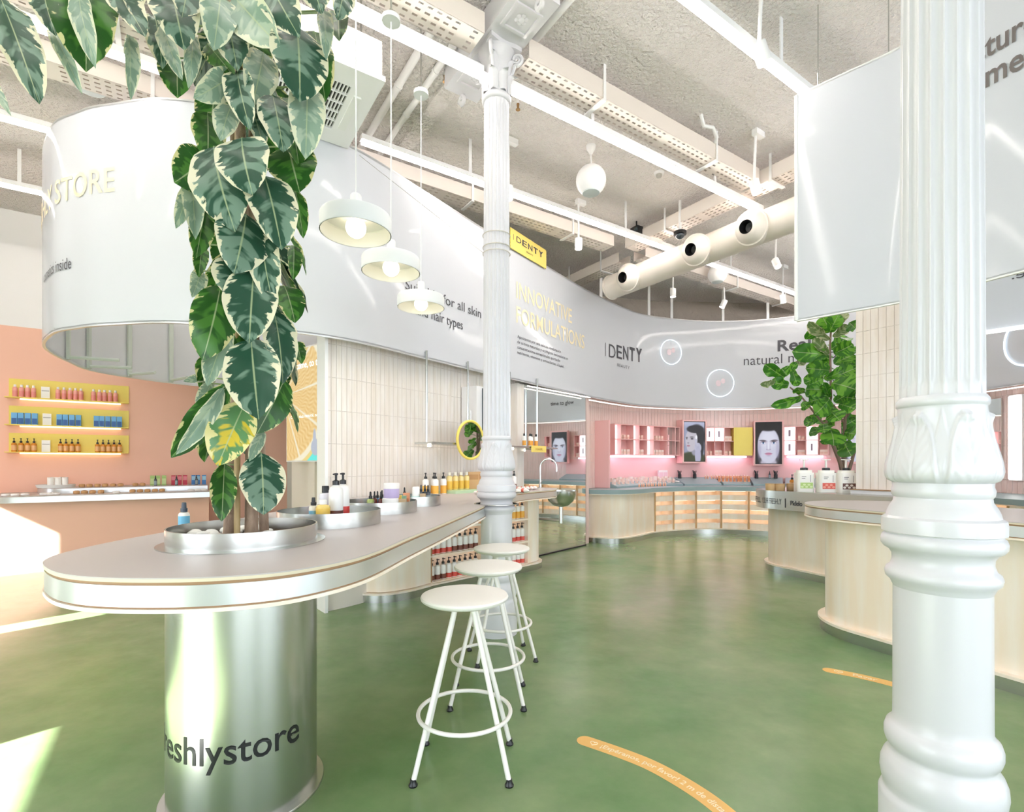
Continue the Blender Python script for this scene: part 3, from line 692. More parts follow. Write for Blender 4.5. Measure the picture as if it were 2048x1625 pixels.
fbox(MB(), 0, FL, .0, .3, .93, .95).build('top_board', M_ply, cab)
for s in (0.0, FL / 2, FL - .02): fbox(MB(), s, s + .02, .0, .3, .1, .95).build('divider', M_plyedge if s == 0 else M_ply, cab)
for z in (.37, .66, .92): fbox(MB(), .02, FL - .02, .27, .285, z - .008, z).build('light_strip', M_ledw, cab)
plin = lobe[:-1] + [tuple(fA), tuple(fB)] + endp[1:]
pb_ = [(p[0] + n[0] * -.045, p[1] + n[1] * -.045) for p, n in zip(plin, normals(plin))]
PB = pb_ + [(.05, 7.05), tuple(fB - fn * .3), tuple(fA - fn * .3), (-1.5, 5.35)]
MB().prism(PB, .076, .094).build('plinth_board', M_ply, cab)
MB().prism([(p[0] * .999, p[1] + .008) for p in PB], 0, .076).build('plinth', M_steel, cab)

# ------------------------------------------------------------------ products
def prof_mesh(name, prof, m, seg=16): return MB().lathe(prof, seg=seg).mesh(name, m)
KINDS = {}
def mcol(c, r=.4, **k): return mat('c_' + c.strip('#') + str(r), c, r, **k)
def pump(z, r=.016, col=M_black, w=.035):
    b = MB(); b.lathe([(r, z), (r, z + .022), (r * .55, z + .026), (r * .35, z + .028), (r * .35, z + .052), (r * .6, z + .054), (r * .6, z + .064), (0, z + .066)], seg=12)
    b.box((0, -w * .55, z + .059), (.010, w, .008)); return b.mesh('pump', col)
def kind(name, parts): KINDS[name] = parts
def bottle_parts(r, h, body, label, lz, cap, capm):
    return [('body', prof_mesh('body', [(r * .92, 0), (r, .004), (r, h * .84), (r * .86, h * .92), (r * .42, h * .97), (r * .4, h)], body)),
            ('label', MB().lathe([(r * 1.012, h * lz[0]), (r * 1.012, h * lz[1])], seg=16, cap=False).mesh('label', label)),
            (('pump' if cap == 'pump' else 'cap'), {'pump': lambda: pump(h * .985, r * .5, capm), 'flat': lambda: prof_mesh('cap', [(r * .55, h * .97), (r * .55, h * 1.17), (r * .5, h * 1.19), (0, h * 1.19)], capm),
              'drop': lambda: prof_mesh('cap', [(r * .5, h * .97), (r * .5, h * 1.15), (r * .32, h * 1.18), (r * .28, h * 1.42), (r * .1, h * 1.48), (0, h * 1.48)], capm, 12),
              'spray': lambda: prof_mesh('cap', [(r * .62, h * .97), (r * .62, h * 1.13), (r * .45, h * 1.14), (r * .4, h * 1.36), (r * .3, h * 1.38), (0, h * 1.38)], capm, 12)}[cap]())]
W_b = mcol('#f4f2ee', .35)
kind('shampoo_red', bottle_parts(.034, .17, W_b, mcol('#d9584d'), (.04, .34), 'pump', M_black))
kind('shampoo_brown', bottle_parts(.034, .17, W_b, mcol('#7d4a3d'), (.04, .36), 'pump', M_black))
kind('shampoo_yellow', bottle_parts(.034, .17, W_b, mcol('#efb54a'), (.05, .55), 'pump', M_black))
kind('pump_brown', bottle_parts(.038, .215, W_b, mcol('#6d4038'), (.03, .34), 'pump', M_black))
kind('pump_red', bottle_parts(.036, .215, W_b, mcol('#d8433d'), (.03, .4), 'pump', M_black))
kind('flat_white', bottle_parts(.036, .17, mcol('#e9e6ec', .25), mcol('#dcd8e0'), (.2, .6), 'flat', M_black))
kind('spray_blue', bottle_parts(.024, .105, mcol('#f0ead8', .3), mcol('#86c0d8'), (.1, .7), 'spray', M_black))
kind('spray_table', bottle_parts(.024, .11, mcol('#f1ede4', .3), mcol('#6fb6d6'), (.2, .8), 'spray', mcol('#3c4654', .3)))
kind('jar_yellow', bottle_parts(.036, .115, mcol('#f2d27a', .25), mcol('#f0c658'), (.15, .8), 'flat', mcol('#efece6', .4)))
kind('dropper_green', bottle_parts(.024, .095, mcol('#a9b86a', .3), mcol('#c5cf8e'), (.15, .75), 'drop', M_black))
kind('dropper_brown', bottle_parts(.019, .095, mcol('#6b3326', .3), mcol('#7a2f2c'), (.15, .75), 'drop', M_black))
kind('dropper_blue', bottle_parts(.019, .095, mcol('#5f86a8', .3), mcol('#3f74b4'), (.15, .75), 'drop', M_black))
kind('pink_bottle', bottle_parts(.028, .15, mcol('#f0a99f', .35), mcol('#ec958e'), (.1, .6), 'flat', mcol('#f4f0ee', .4)))
kind('amber_bottle', bottle_parts(.029, .13, mcol('#d98a2b', .25), mcol('#e7b27a'), (.15, .7), 'pump', M_black))
kind('oil_bottle', bottle_parts(.034, .17, mcol('#f4dd9a', .2), mcol('#f0c24e'), (.08, .6), 'flat', mcol('#f4efdf', .4)))
kind('serum_peach', bottle_parts(.014, .07, mcol('#f1c6a8', .3), mcol('#eeb18e'), (.1, .6), 'flat', mcol('#f6ece6', .4)))
kind('tiny_dark', bottle_parts(.02, .105, mcol('#474b52', .3), mcol('#9aa9b0'), (.1, .7), 'drop', M_black))
kind('hair_bottle', bottle_parts(.026, .15, W_b, mcol('#eda43a'), (.1, .55), 'flat', M_black))
kind('jar_lilac', [('body', prof_mesh('body', [(.05, 0), (.052, .004), (.052, .062)], mcol('#c4b4dc', .35))), ('lid', prof_mesh('lid', [(.054, .062), (.054, .095), (.05, .099), (0, .099)], mcol('#f3f0ec', .35)))])
kind('jar_teal', [('body', prof_mesh('body', [(.034, 0), (.036, .004), (.036, .07)], mcol('#8fcfc8', .35))), ('lid', prof_mesh('lid', [(.03, .07), (.028, .14), (.024, .145), (0, .145)], mcol('#f3f2ee', .35)))])
kind('wood_cup', [('body', prof_mesh('body', [(.052, 0), (.056, .006), (.06, .085), (.055, .085), (.05, .01), (0, .01)], mcol('#d7b183', .6), 20)), ('rim', prof_mesh('rim', [(.0605, .078), (.0615, .082), (.0605, .087), (.055, .087)], mcol('#c29a68', .6), 20))])
kind('cork_soap', [('body', prof_mesh('body', [(.031, 0), (.036, .006), (.036, .034), (.031, .042), (0, .043)], mcol('#c99a68', .7))), ('stamp', prof_mesh('stamp', [(.022, .0435), (.02, .045), (0, .045)], mcol('#a97448', .7)))])
kind('white_soap', [('body', prof_mesh('body', [(.038, 0), (.043, .006), (.043, .02), (.036, .028), (0, .029)], mcol('#f1ede8', .5))), ('stamp', prof_mesh('stamp', [(.02, .0295), (.018, .031), (0, .031)], mcol('#e4dfd8', .5)))])
kind('brush_pot', [('pot', prof_mesh('pot', [(.035, 0), (.035, .09), (.03, .09), (.03, .01), (0, .01)], M_black)), ('brush', MB().tube([(0, 0, .02), (.03, 0, .16)], .009, 6).tube([(0, 0, .02), (-.035, .01, .17)], .01, 6).tube([(0, 0, .02), (.0, .02, .15)], .01, 6).mesh('brush', M_black))])
def box_parts(w, d, h, c, c2, band=(.1, .5)):
    b = MB().box((0, 0, h / 2), (w, d, h)).mesh('carton', mcol(c, .5), smooth=False)
    l = MB().box((0, -d / 2 - .0008, h * (band[0] + band[1]) / 2), (w * .86, .0016, h * (band[1] - band[0]))).mesh('front_print', mcol(c2, .5), smooth=False)
    t = MB().box((0, 0, h + .0006), (w * .98, d * .98, .0012)).mesh('lid_flap', mcol(c, .45), smooth=False)
    return [('carton', b), ('front_print', l), ('lid_flap', t)]
kind('box_blue', box_parts(.061, .05, .165, '#6fb0e0', '#35609f', (.05, .55)))
kind('box_green', box_parts(.058, .05, .15, '#a9c97a', '#cfe2a4', (.15, .7)))
kind('box_red', box_parts(.058, .05, .15, '#c8384e', '#e88a94', (.5, .9)))
kind('box_blue2', box_parts(.056, .05, .15, '#4a86c8', '#a8d4ea', (.5, .9)))
kind('card_white', box_parts(.095, .006, .17, '#f2f0ec', '#b9b6b4', (.62, .7)))
kind('box_peach', box_parts(.05, .04, .085, '#f3d9cd', '#e9bfb2', (.1, .5)))
kind('box_pink', box_parts(.07, .05, .10, '#f4e2da', '#eccabd', (.15, .6)))
kind('box_tall', box_parts(.10, .06, .20, '#f6e7ea', '#efc6d4', (.2, .8)))
kind('box_kraft', box_parts(.13, .07, .20, '#cfa673', '#b98a55', (.55, .85)))
kind('mini_box_a', box_parts(.042, .035, .11, '#e6c858', '#c9a840', (.2, .7)))
kind('mini_box_b', box_parts(.042, .035, .105, '#8fb59a', '#6f9a80', (.2, .7)))
kind('mini_box_c', box_parts(.042, .035, .12, '#e9a27a', '#cf8054', (.2, .7)))
kind('mini_box_d', box_parts(.042, .035, .09, '#cdb08a', '#a98a62', (.2, .7)))
tube_m = MB()
tube_m.lathe([(.008, 0), (.016, .02), (.016, .035), (.024, .045), (.024, .125), (.006, .165), (.002, .166)], seg=14)
NAME = {}
def place(k, name, loc, rz, label, cat, group=None, lie=False):
    t = thing(name, label, cat, loc, rz, group)
    if lie: t.rotation_euler = (PI / 2, 0, rz)
    for pn, me in KINDS[k]: link(pn, me, t)
    return t
# bottles on the cabinet shelves
rowname = ('bottom', 'middle', 'upper')
for lv, z in enumerate(SHZ):
    n = 19; i = 0
    for k in range(n):
        s = .06 + (FL - .12) * k / (n - 1)
        if abs(s - FL / 2 - .01) < .04: s += .045 if s > FL / 2 else -.03
        p = fA + fe * s - fn * .07
        if lv == 2: kd, cn = 'shampoo_yellow', 'yellow'
        elif lv == 1: kd, cn = ('shampoo_red', 'red') if (k < 4 or k > 15) else ('shampoo_brown', 'brown')
        else: kd, cn = ('shampoo_brown', 'brown') if (k < 3 or 7 < k < 15) else ('shampoo_red', 'red')
        place(kd, 'shampoo_bottle', (p.x, p.y, z), math.atan2(fe.y, fe.x), 'white shampoo bottle with %s label, %s from left on the %s cabinet shelf' % (cn, ORD[k], rowname[lv]), 'bottle', 'shampoo bottles on the %s cabinet shelf' % rowname[lv])

# ------------------------------------------------------------------ trays on the counter
def tray(x, y, r, lab):
    t = thing('round_tray', lab, 'tray', (x, y, TZ), group='round steel trays on the long counter')
    MB().lathe([(r, 0), (r, .078), (r - .004, .078), (r - .004, .006)], (x, y, TZ), 72, cap=False).build('rim', M_steel, t)
    MB().lathe([(0, .006), (r - .003, .006), (r - .003, .002), (0, .002)], (x, y, TZ), 48, cap=False).build('floor_plate', M_steel, t)
tray(-1.02, 2.86, .275, 'round brushed steel tray with big pump bottles, nearest on the counter')
tray(-.93, 3.55, .265, 'round brushed steel tray with small droppers and lilac jars, middle of three')
tray(-.80, 4.10, .225, 'round brushed steel tray with teal jar, furthest of three')
TF = TZ + .006
def pt(px, Y): return ((px - CX) / F * Y, Y)
for kd, nm, px, Y, lab, cat in (
    ('pump_brown', 'lotion_bottle', 672, 2.80, 'large white pump bottle with brown coconut label in the nearest tray', 'bottle'),
    ('pump_red', 'lotion_bottle', 686, 2.92, 'large white pump bottle with red label in the nearest tray', 'bottle'),
    ('flat_white', 'shampoo_bottle', 651, 2.90, 'pale round-shouldered bottle with square black cap in the nearest tray', 'bottle'),
    ('spray_blue', 'spray_bottle', 627, 2.78, 'small spray bottle with blue label in the nearest tray', 'bottle'),
    ('jar_yellow', 'cream_jar', 646, 2.72, 'small yellow bottle with pale lid in the nearest tray', 'jar'),
    ('spray_table', 'spray_bottle', 368, 2.42, 'blue labelled spray bottle standing on the counter left of the planter', 'bottle'),
    ('dropper_green', 'dropper_bottle', 741, 3.42, 'green dropper bottle at the left of the middle tray', 'bottle'),
    ('dropper_brown', 'dropper_bottle', 749, 3.47, 'brown dropper bottle beside the green one in the middle tray', 'bottle'),
    ('dropper_blue', 'dropper_bottle', 755, 3.50, 'blue dropper bottle, third in the middle tray', 'bottle'),
    ('dropper_brown', 'dropper_bottle', 762, 3.44, 'brown dropper bottle left of the lilac jars', 'bottle'),
    ('dropper_blue', 'dropper_bottle', 764, 3.60, 'tall blue dropper bottle behind the lilac jars', 'bottle'),
    ('jar_lilac', 'cream_jar', 781, 3.40, 'lilac jar with white lid, lower one in the middle tray', 'jar'),
    ('mini_box_a', 'product_box', 797, 3.50, 'small yellow box in the middle tray', 'box'),
    ('mini_box_b', 'product_box', 806, 3.52, 'small green box in the middle tray', 'box'),
    ('mini_box_c', 'product_box', 813, 3.60, 'small orange box in the middle tray', 'box'),
    ('mini_box_d', 'product_box', 805, 3.42, 'small tan box at the front of the middle tray', 'box'),
    ('tiny_dark', 'dropper_bottle', 809, 3.72, 'dark dropper bottle rising behind the middle tray boxes', 'bottle'),
    ('jar_teal', 'cream_jar', 832, 4.00, 'teal and white jar in the furthest tray', 'jar'),
    ('mini_box_d', 'product_box', 846, 4.00, 'small tan box in the furthest tray', 'box'),
    ('tiny_dark', 'dropper_bottle', 842, 4.14, 'dark dropper bottle, left of three in the furthest tray', 'bottle'),
    ('tiny_dark', 'dropper_bottle', 850, 4.16, 'dark dropper bottle, middle of three in the furthest tray', 'bottle'),
    ('tiny_dark', 'dropper_bottle', 856, 4.12, 'dark dropper bottle, right of three in the furthest tray', 'bottle')):
    x, y = pt(px, Y); place(kd, nm, (x, y, TZ if kd == 'spray_table' else TF), 0, lab, cat)
x, y = pt(783, 3.405); place('jar_lilac', 'cream_jar', (x, y, TF + .0995), 0, 'lilac jar with white lid stacked on another in the middle tray', 'jar')
# products at the tiled wall end of the counter
tr_ = MB().strip(rib.sub(sx(872), sx(950), 6, -.28), TZ, TZ + .03, .3); tag(tr_.build('display_riser', mcol('#bcd8b4', .5)), 'flat green display riser on the counter by the tiled wall', 'riser')
for i, px in enumerate((840, 849, 858, 866, 876)):
    p = rib.pos(sx(px), -.08 - .07 * (i % 2)); place('shampoo_yellow', 'shampoo_bottle', p + (TZ,), 0, 'white pump bottle with orange label, %s from left by the tiled wall' % ORD[i], 'bottle', 'orange pump bottles by the tiled wall')
for i, px in enumerate((884, 898, 909, 919)):
    p = rib.pos(sx(px), -.1); place('oil_bottle', 'oil_bottle', p + (TZ + .03,), 0, 'clear golden oil bottle, %s from left on the green riser' % ORD[i], 'bottle', 'golden oil bottles on the riser')
for i, px in enumerate((932, 948)):
    p = rib.pos(sx(px), -.1); place('box_kraft', 'product_box', p + (TZ + .03,), .3, 'tall kraft carton with black print, %s beside the slim column' % ('left' if i == 0 else 'right'), 'box', 'kraft cartons')
KINDS['tube'] = [('body', tube_m.mesh('body', mcol('#f5f0ec', .4))), ('band', MB().lathe([(.0245, .06), (.0245, .10)], seg=14, cap=False).mesh('band', mcol('#e06a5c', .4))), ('cap', MB().lathe([(.017, -.002), (.0172, .034), (0, .034)], seg=12).mesh('cap', mcol('#efe9e6', .4)))]
for i, px in enumerate((872, 886, 900, 914, 928, 940)):
    p = rib.pos(sx(px), -.55 - .03 * i); t = place('tube', 'cream_tube', (p[0], p[1], TZ + .026), .75, 'white and red tube lying on the counter left of the slim column, %s from left' % ORD[i], 'tube', 'tubes lying left of the column', True)
for i, px in enumerate((1032, 1040, 1048, 1056, 1063)):
    x, y = pt(px, 6.25 + .05 * i); t = place('tube', 'cream_tube', (x, y, TZ + .026), .35, 'white and red tube lying on the counter right of the slim column, %s from left' % ORD[i], 'tube', 'tubes lying right of the column', True)
x, y = pt(1028, 6.75); place('shampoo_brown', 'shampoo_bottle', (x, y, TZ), 0, 'single white bottle with dark cap just right of the slim column', 'bottle')
# hanging steel shelf with rods, round mirror and bottles
hs = thing('hanging_shelf', 'slim metal shelf on chrome rods hung before the white tiles', 'shelf', rib.pos(sx(900), -.05) + (1.6,))
MB().strip(rib.sub(sx(838), sx(1092), 24, -.20), 1.60, 1.622, .26).build('shelf_board', M_steel, hs)
for px in (850, 934, 1018, 1073):
    p = rib.pos(sx(px), -.02); MB().tube([p + (1.61,), p + (2.62,)], .013, 10).build('rod', M_chrome, hs)
    q_ = rib.pos(sx(px), .19); MB().tube([p + (2.60,), q_ + (2.60,)], .012, 8).build('rod_bracket', M_chrome, hs)
    MB().lathe([(.02, -.028), (.022, -.01), (.02, 0)], rib.pos(sx(px), -.06) + (1.60,), 12).build('lamp', M_spotlens, hs)
s_ = sx(909); p = Vector(rib.pos(s_, -.24)); z = 1.66; nn = Vector((.787, -.617)); tn = Vector((.617, .787)); R_ = .215
rm = thing('round_mirror', 'round mirror with yellow frame hung before the white tiles', 'mirror', (p.x, p.y, z))
fy = MB(); fy.tube([(p.x + tn.x * R_ * math.cos(2 * PI * k / 48), p.y + tn.y * R_ * math.cos(2 * PI * k / 48), z + R_ * math.sin(2 * PI * k / 48)) for k in range(48)], .016, 10, closed=True); fy.build('frame', M_yellow, rm)
MB().add([(p.x + tn.x * R_ * math.cos(2 * PI * k / 48) + nn.x * .004, p.y + tn.y * R_ * math.cos(2 * PI * k / 48) + nn.y * .004, z + R_ * math.sin(2 * PI * k / 48)) for k in range(48)], [tuple(range(48))]).build('glass', M_mirror, rm, smooth=False)
MB().tube([(p.x, p.y, z + R_), (p.x, p.y, z + R_ + .12)], .006, 6).build('hook', M_steel, rm)
for i, px in enumerate((1036, 1044, 1051, 1057)):
    q_ = rib.pos(sx(px), -.1 - .03 * (i % 2)); place('hair_bottle', 'hair_bottle', q_ + (1.622,), 0, 'white and orange bottle with black cap on the hanging shelf, %s from left' % ORD[i], 'bottle', 'hair bottles on the hanging shelf')
sg = thing('shelf_tag', 'small yellow tag reading HAIR on the hanging shelf edge', 'sign', rib.pos(sx(1050), -.215) + (1.55,))
MB().strip(rib.sub(sx(1037), sx(1066), 3, -.22), 1.545, 1.635, .006).build('panel', M_signy, sg)
lettering('HAIR', on_path(rib, sx(1045), 1.572, -.223), .036, sx(1059) - sx(1045)).build('lettering', mat('tan_print', '#b98f3e', .6), sg, smooth=False)
# wall display with dark edge
p = rib.pos(sx(953), .06); ds = thing('wall_screen', 'slim white wall display with dark glass edge behind the slim column', 'screen', p + (2.0,))
MB().box(p + (2.03,), (.16, .24, .62), ax=rib.tan(sx(953))).build('housing', M_white, ds)
q_ = rib.pos(sx(960), -.02); MB().box(q_ + (2.03,), (.05, .26, .58), ax=rib.tan(sx(953))).build('glass', mat('dark_glass', '#3a474c', .1), ds)
# basin, pedestal and tap at the counter end
bx, by = .665, 6.92
bs = thing('wash_basin', 'round steel wash basin at the far end of the long counter', 'basin', (bx, by, 0))
MB().lathe([(.02, .80), (.10, .82), (.17, .88), (.205, .97), (.21, 1.02), (.203, 1.02), (.197, .97), (.16, .885), (.1, .83), (0, .82)], (bx, by, 0), 40, cap=False).build('bowl', M_steel, bs)
MB().lathe([(.028, .58), (.028, .80)], (bx, by, 0), 16).build('trap', M_chrome, bs)
MB().tube([(bx, by, .62), (bx - .32, by + .22, .62)], .022, 12).build('waste_pipe', M_chrome, bs)
tp = thing('gooseneck_tap', 'tall chrome gooseneck tap beside the steel basin', 'tap', (.38, 6.86, TZ))
pts = [(.38, 6.86, TZ), (.38, 6.86, TZ + .28)] + [(.38 + .11 * (1 - math.cos(a)), 6.86, TZ + .28 + .11 * math.sin(a)) for a in [PI * k / 12 for k in range(1, 13)]] + [(.60, 6.86, TZ + .22)]
MB().tube(pts, .012, 10).build('spout', M_chrome, tp); MB().lathe([(.03, 0), (.03, .01), (.018, .015), (.018, .06)], (.38, 6.86, TZ), 16).build('base', M_chrome, tp)
MB().tube([(.38, 6.86, TZ + .06), (.40, 6.80, TZ + .10)], .007, 8).build('lever', M_chrome, tp)

# ------------------------------------------------------------------ stools
def stool(x, y, rz, lab):
    t = thing('bar_stool', lab, 'stool', (x, y, 0), rz, 'white round bar stools along the counter')
    if not KINDS.get('stool'):
        K = []
        K.append(('seat', MB().lathe([(0, .755), (.15, .755), (.185, .76), (.2, .77), (.203, .779), (.199, .787), (.185, .79), (.09, .785), (0, .783)], seg=64).mesh('seat', M_stool)))
        K.append(('swivel_plate', MB().lathe([(.075, .728), (.08, .738), (.08, .755)], seg=24).mesh('swivel_plate', M_stool)))
        K.append(('foot_ring', MB().tube([(.213 * math.cos(2 * PI * k / 56), .213 * math.sin(2 * PI * k / 56), .245) for k in range(56)], .0095, 10, closed=True).mesh('foot_ring', M_stool)))
        for a in (38, 142, 218, 322):
            c, s = math.cos(math.radians(a)), math.sin(math.radians(a))
            K.append(('leg', MB().tube([(.05 * c, .05 * s, .74), (.262 * c, .262 * s, .022)], .0115, 12).mesh('leg', M_stool)))
        KINDS['stool'] = K
        KINDS['stool_foot'] = [MB().lathe([(.019, 0), (.02, .006), (.014, .016), (.013, .03)], (.264 * math.cos(math.radians(a)), .264 * math.sin(math.radians(a)), 0), 14).mesh('foot', M_black) for a in (38, 142, 218, 322)]
    j = 0
    for pn, me in KINDS['stool']:
        o = link(pn, me, t)
        if pn == 'leg': link('foot', KINDS['stool_foot'][j], o); j += 1
M_stool = mat('stool_paint', '#f1ede8', .42)
stool(-.22, 2.37, 0, 'white round bar stool nearest us by the counter')
stool(-.142, 3.04, 0, 'white round bar stool, middle of the three')
stool(-.075, 3.69, .25, 'white round bar stool furthest from us, before the slim column')

# ------------------------------------------------------------------ pendants
def pendant(x, y, zr, lab, ztop):
    t = thing('pendant_lamp', lab, 'lamp', (x, y, zr), group='white disc pendant lamps over the counter')
    R_ = .19
    MB().lathe([(R_, 0), (R_, .085), (R_ - .005, .094), (R_ - .02, .098), (.03, .102), (.03, .09), (R_ - .012, .086), (R_ - .006, .08), (R_ - .005, 0)], (x, y, zr), 64, cap=False).build('shade', M_pend, t)
    MB().lathe([(.03, .098), (.03, .205), (.024, .213), (.012, .216)], (x, y, zr), 24).build('neck', M_pend, t)
    MB().sphere((x, y, zr + .03), .055, 24, 14).build('bulb', M_bulb, t)
    MB().lathe([(.02, .07), (.02, .095)], (x, y, zr), 16).build('lamp_holder', M_pend, t)
    MB().tube([(x, y, zr + .21), (x, y, ztop)], .0045, 8).build('cord', M_pend, t)
    MB().lathe([(.06, -.03), (.06, 0), (0, .002)], (x, y, ztop), 28).build('ceiling_rose', M_pend, t)
    if ztop < CEIL - .05: MB().tube([(x, y, ztop), (x, y, CEIL)], .006, 8).build('drop_rod', M_steel, t)
M_pend = mat('pendant_paint', '#dfe1e0', .45)
pendant(-.857, 2.80, 2.66, 'white disc pendant lamp nearest us, largest of three', CEIL)
pendant(-.804, 3.39, 2.665, 'white disc pendant lamp, middle of three', 4.36)
pendant(-.746, 4.18, 2.67, 'white disc pendant lamp furthest from us, smallest of three', 4.44)

# ------------------------------------------------------------------ ceiling spots, ball lamps, sensors
def spot(px, py, Y, lab, aim=(0, 0, -1), rod=True, lens=True, energy=0):
    x, y, z = at(px, py, Y); c = Vector((x, y, z)); d = Vector(aim).normalized(); t = thing('ceiling_spot', lab, 'spotlight', (x, y, z), group='small white ceiling spotlights')
    MB().tube([c - d * .07, c + d * .07], .052, 20).build('head', M_white, t)
    MB().tube([c + d * .066, c + d * .073], .044, 20).build('lens', M_spotlens, t)
    MB().tube([c - d * .05, (x, y, CEIL - .05)], .014, 10).build('rod', M_white, t)
    MB().box((x + .03, y, CEIL - .03), (.15, .06, .06), ax=(UX, UY)).build('base_box', M_white, t)
    if energy:
        l = bpy.data.lights.new('spot_beam', 'SPOT'); l.energy = energy; l.spot_size = .7; l.spot_blend = .6; l.shadow_soft_size = .04; l.color = (1, .95, .88)
        o = bpy.data.objects.new('spot_beam', l); COL.objects.link(o); o.location = c + d * .09 - Vector((x, y, z)); o.rotation_euler = d.to_track_quat('-Z', 'Y').to_euler(); o.parent = t
spot(1523, 108, 3.75, 'large white ceiling spotlight beside the nearest light line', (.35, .1, -.8))
spot(1511, 374, 5.53, 'white ceiling spotlight hanging from a square base box left of the hung banner', (.25, 0, -.8))
spot(1157, 488, 6.99, 'white ceiling spotlight above the yellow sign', (0, 0.05, -1), energy=60)
spot(1553, 527, 7.69, 'bright white ceiling spotlight right of the duct', (.1, -.3, -.7))
spot(1346, 586, 8.97, 'white ceiling spotlight under the left part of the duct', (0, 0, -1), energy=70)
spot(1447, 608, 9.6, 'white ceiling spotlight tilted near the banner top', (-.4, .1, -.9))
spot(1566, 598, 9.3, 'white ceiling spotlight nearest the hung banner edge', (.15, .05, -1))
spot(1017, 386, 5.66, 'white ceiling spotlight just right of the slim column', (0, 0, -1), energy=60)
def ball(px, py, Y, r, lab):
    x, y, z = at(px, py, Y); t = thing('ball_speaker', lab, 'lamp', (x, y, z), group='white ceiling balls')
    MB().lathe([(r * math.sin(PI * (.2 + .8 * j / 16)), -r * math.cos(PI * (.2 + .8 * j / 16))) for j in range(17)], (x, y, z), 36, cap=False).build('ball', M_white, t)
    MB().lathe([(r * .588, -r * .81), (r * .56, -r * .87), (r * .3, -r * .93), (0, -r * .95)], (x, y, z), 36, cap=False).build('grille', mat('pale_grey_grille', '#cfd6d6', .6), t)
    MB().tube([(x, y, z + r * .98), (x, y, CEIL - .08)], .008, 8).build('stem', M_white, t)
    MB().lathe([(.012, -.1), (.05, -.04), (.055, 0)], (x, y, CEIL), 20).build('rose', M_white, t)
ball(1182, 361, 5.79, .17, 'white ball speaker hanging from the ceiling right of the slim column')
ball(1435, 549, 8.9, .16, 'white ball speaker under the ceiling behind the long light line')
x, y, z = at(1318, 350, 3.6 * F / (926 - 345)); sm = thing('smoke_detector', 'white round smoke detector on the ceiling', 'smoke detector', (x, y, CEIL))
MB().lathe([(.055, -.03), (.062, -.01), (.062, 0)], (x, y, CEIL), 24).build('base', M_white, sm); MB().lathe([(0, -.062), (.03, -.06), (.038, -.045), (.038, -.03)], (x, y, CEIL), 20).build('sensor', mat('sensor_grey', '#b9b6b0', .6), sm)
x, y, z = at(1360, 470, 7.0); dm = thing('dome_camera', 'black dome security camera under the cable tray', 'camera', (x, y, z))
MB().lathe([(.085, 0), (.085, .04), (.07, .05), (.0, .05)], (x, y, z), 24).build('mount', M_black, dm); MB().sphere((x, y, z), .062, 20, 12).build('dome', mat('smoked_dome', '#39434a', .08), dm)
MB().tube([(x, y, z + .05), (x, y, CEIL)], .02, 10).build('stem', M_white, dm)
x, y, z = at(1273, 464, 7.6); bc = thing('black_projector', 'small black box projector on the ceiling above the light line', 'projector', (x, y, z))
MB().rbox((x, y, z), (.13, .16, .12), .02, .5).build('case', M_black, bc); MB().tube([(x, y, z + .05), (x, y, CEIL)], .012, 8).build('bracket', M_black, bc); MB().lathe([(.025, 0), (.025, .03)], (x - .03, y - .09, z - .015), 14).build('lens', mat('dark_glass', '#3a474c', .1), bc)
for px, py, Y, lab in ((890, 156, 4.7, 'brass sprinkler head on the ceiling left of the capital'), (1036, 212, 4.85, 'brass sprinkler head on the ceiling right of the capital')):
    x, y, z = at(px, py, Y); s_ = thing('sprinkler', lab, 'sprinkler', (x, y, z)); mbr = mat('brass', '#b08a5c', .3, .9)
    MB().lathe([(.014, .02), (.010, -.02), (.022, -.035), (.022, -.038), (0, -.038)], (x, y, z), 12).build('head', mbr, s_); MB().tube([(x, y, z + .02), (x, y, CEIL)], .012, 8).build('pipe', M_white, s_)
x, y, z = at(180, 178, 4.75); sp = thing('ceiling_disc', 'white round ceiling speaker behind the hanging leaves at upper left', 'speaker', (x, y, z))
MB().lathe([(.12, 0), (.13, .02), (.13, .06)], (x, y, z), 32).build('body', M_white, sp); MB().lathe([(0, -.006), (.1, -.004), (.118, 0)], (x, y, z), 32).build('grille', mat('pale_grey_grille', '#cfd6d6', .6), sp); MB().tube([(x, y, z + .06), (x, y, CEIL)], .02, 8).build('stem', M_white, sp)
# soft conduit loop by the tray
q0 = uv(5.2, 3.3, 4.86)
tag(MB().tube([uv(4.55, 3.30, CEIL), uv(4.6, 3.30, CEIL - .1), uv(4.75, 3.3, CEIL - .06), uv(4.85, 3.32, CEIL - .12), uv(4.88, 3.36, 4.86)], .02, 10).build('flexible_conduit', M_white), 'white bent conduit dropping into the cable tray', 'conduit')

# ------------------------------------------------------------------ pink bay: counter, drawers, shelves, screens
fpts = spline([(1.27, 9.03), (1.36, 8.98), (1.50, 8.90), (1.72, 8.83), (1.957, 8.88), (2.30, 9.18), (2.706, 9.62), (3.36, 9.97), (4.07, 10.08), (4.9, 9.78), (5.6, 9.2), (6.15, 8.4), (6.45, 7.4), (6.5, 6.2)], 10)
bf = Path(fpts)
wl = rib.sub(BW0 + .02, S_end - .15, 60, bayoff - .02)
bay = thing('bay_counter', 'curved birch counter with pale blue top along the pink tiled wall', 'counter', (3.0, 9.9, 0))
top = bf.sub(0, bf.L, 80, -.07) + wl[::-1]
MB().prism(top, .855, .93).build('worktop', M_blue, bay)
MB().prism(bf.sub(0, bf.L, 80, -.065) + wl[::-1], .84, .855).build('edge_board', M_ply, bay)
pbs = bf.sub(0, bf.L, 80, -.03)
MB().prism(pbs + bf.sub(0, bf.L, 80, .25)[::-1], .085, .105).build('plinth_board', M_ply, bay)
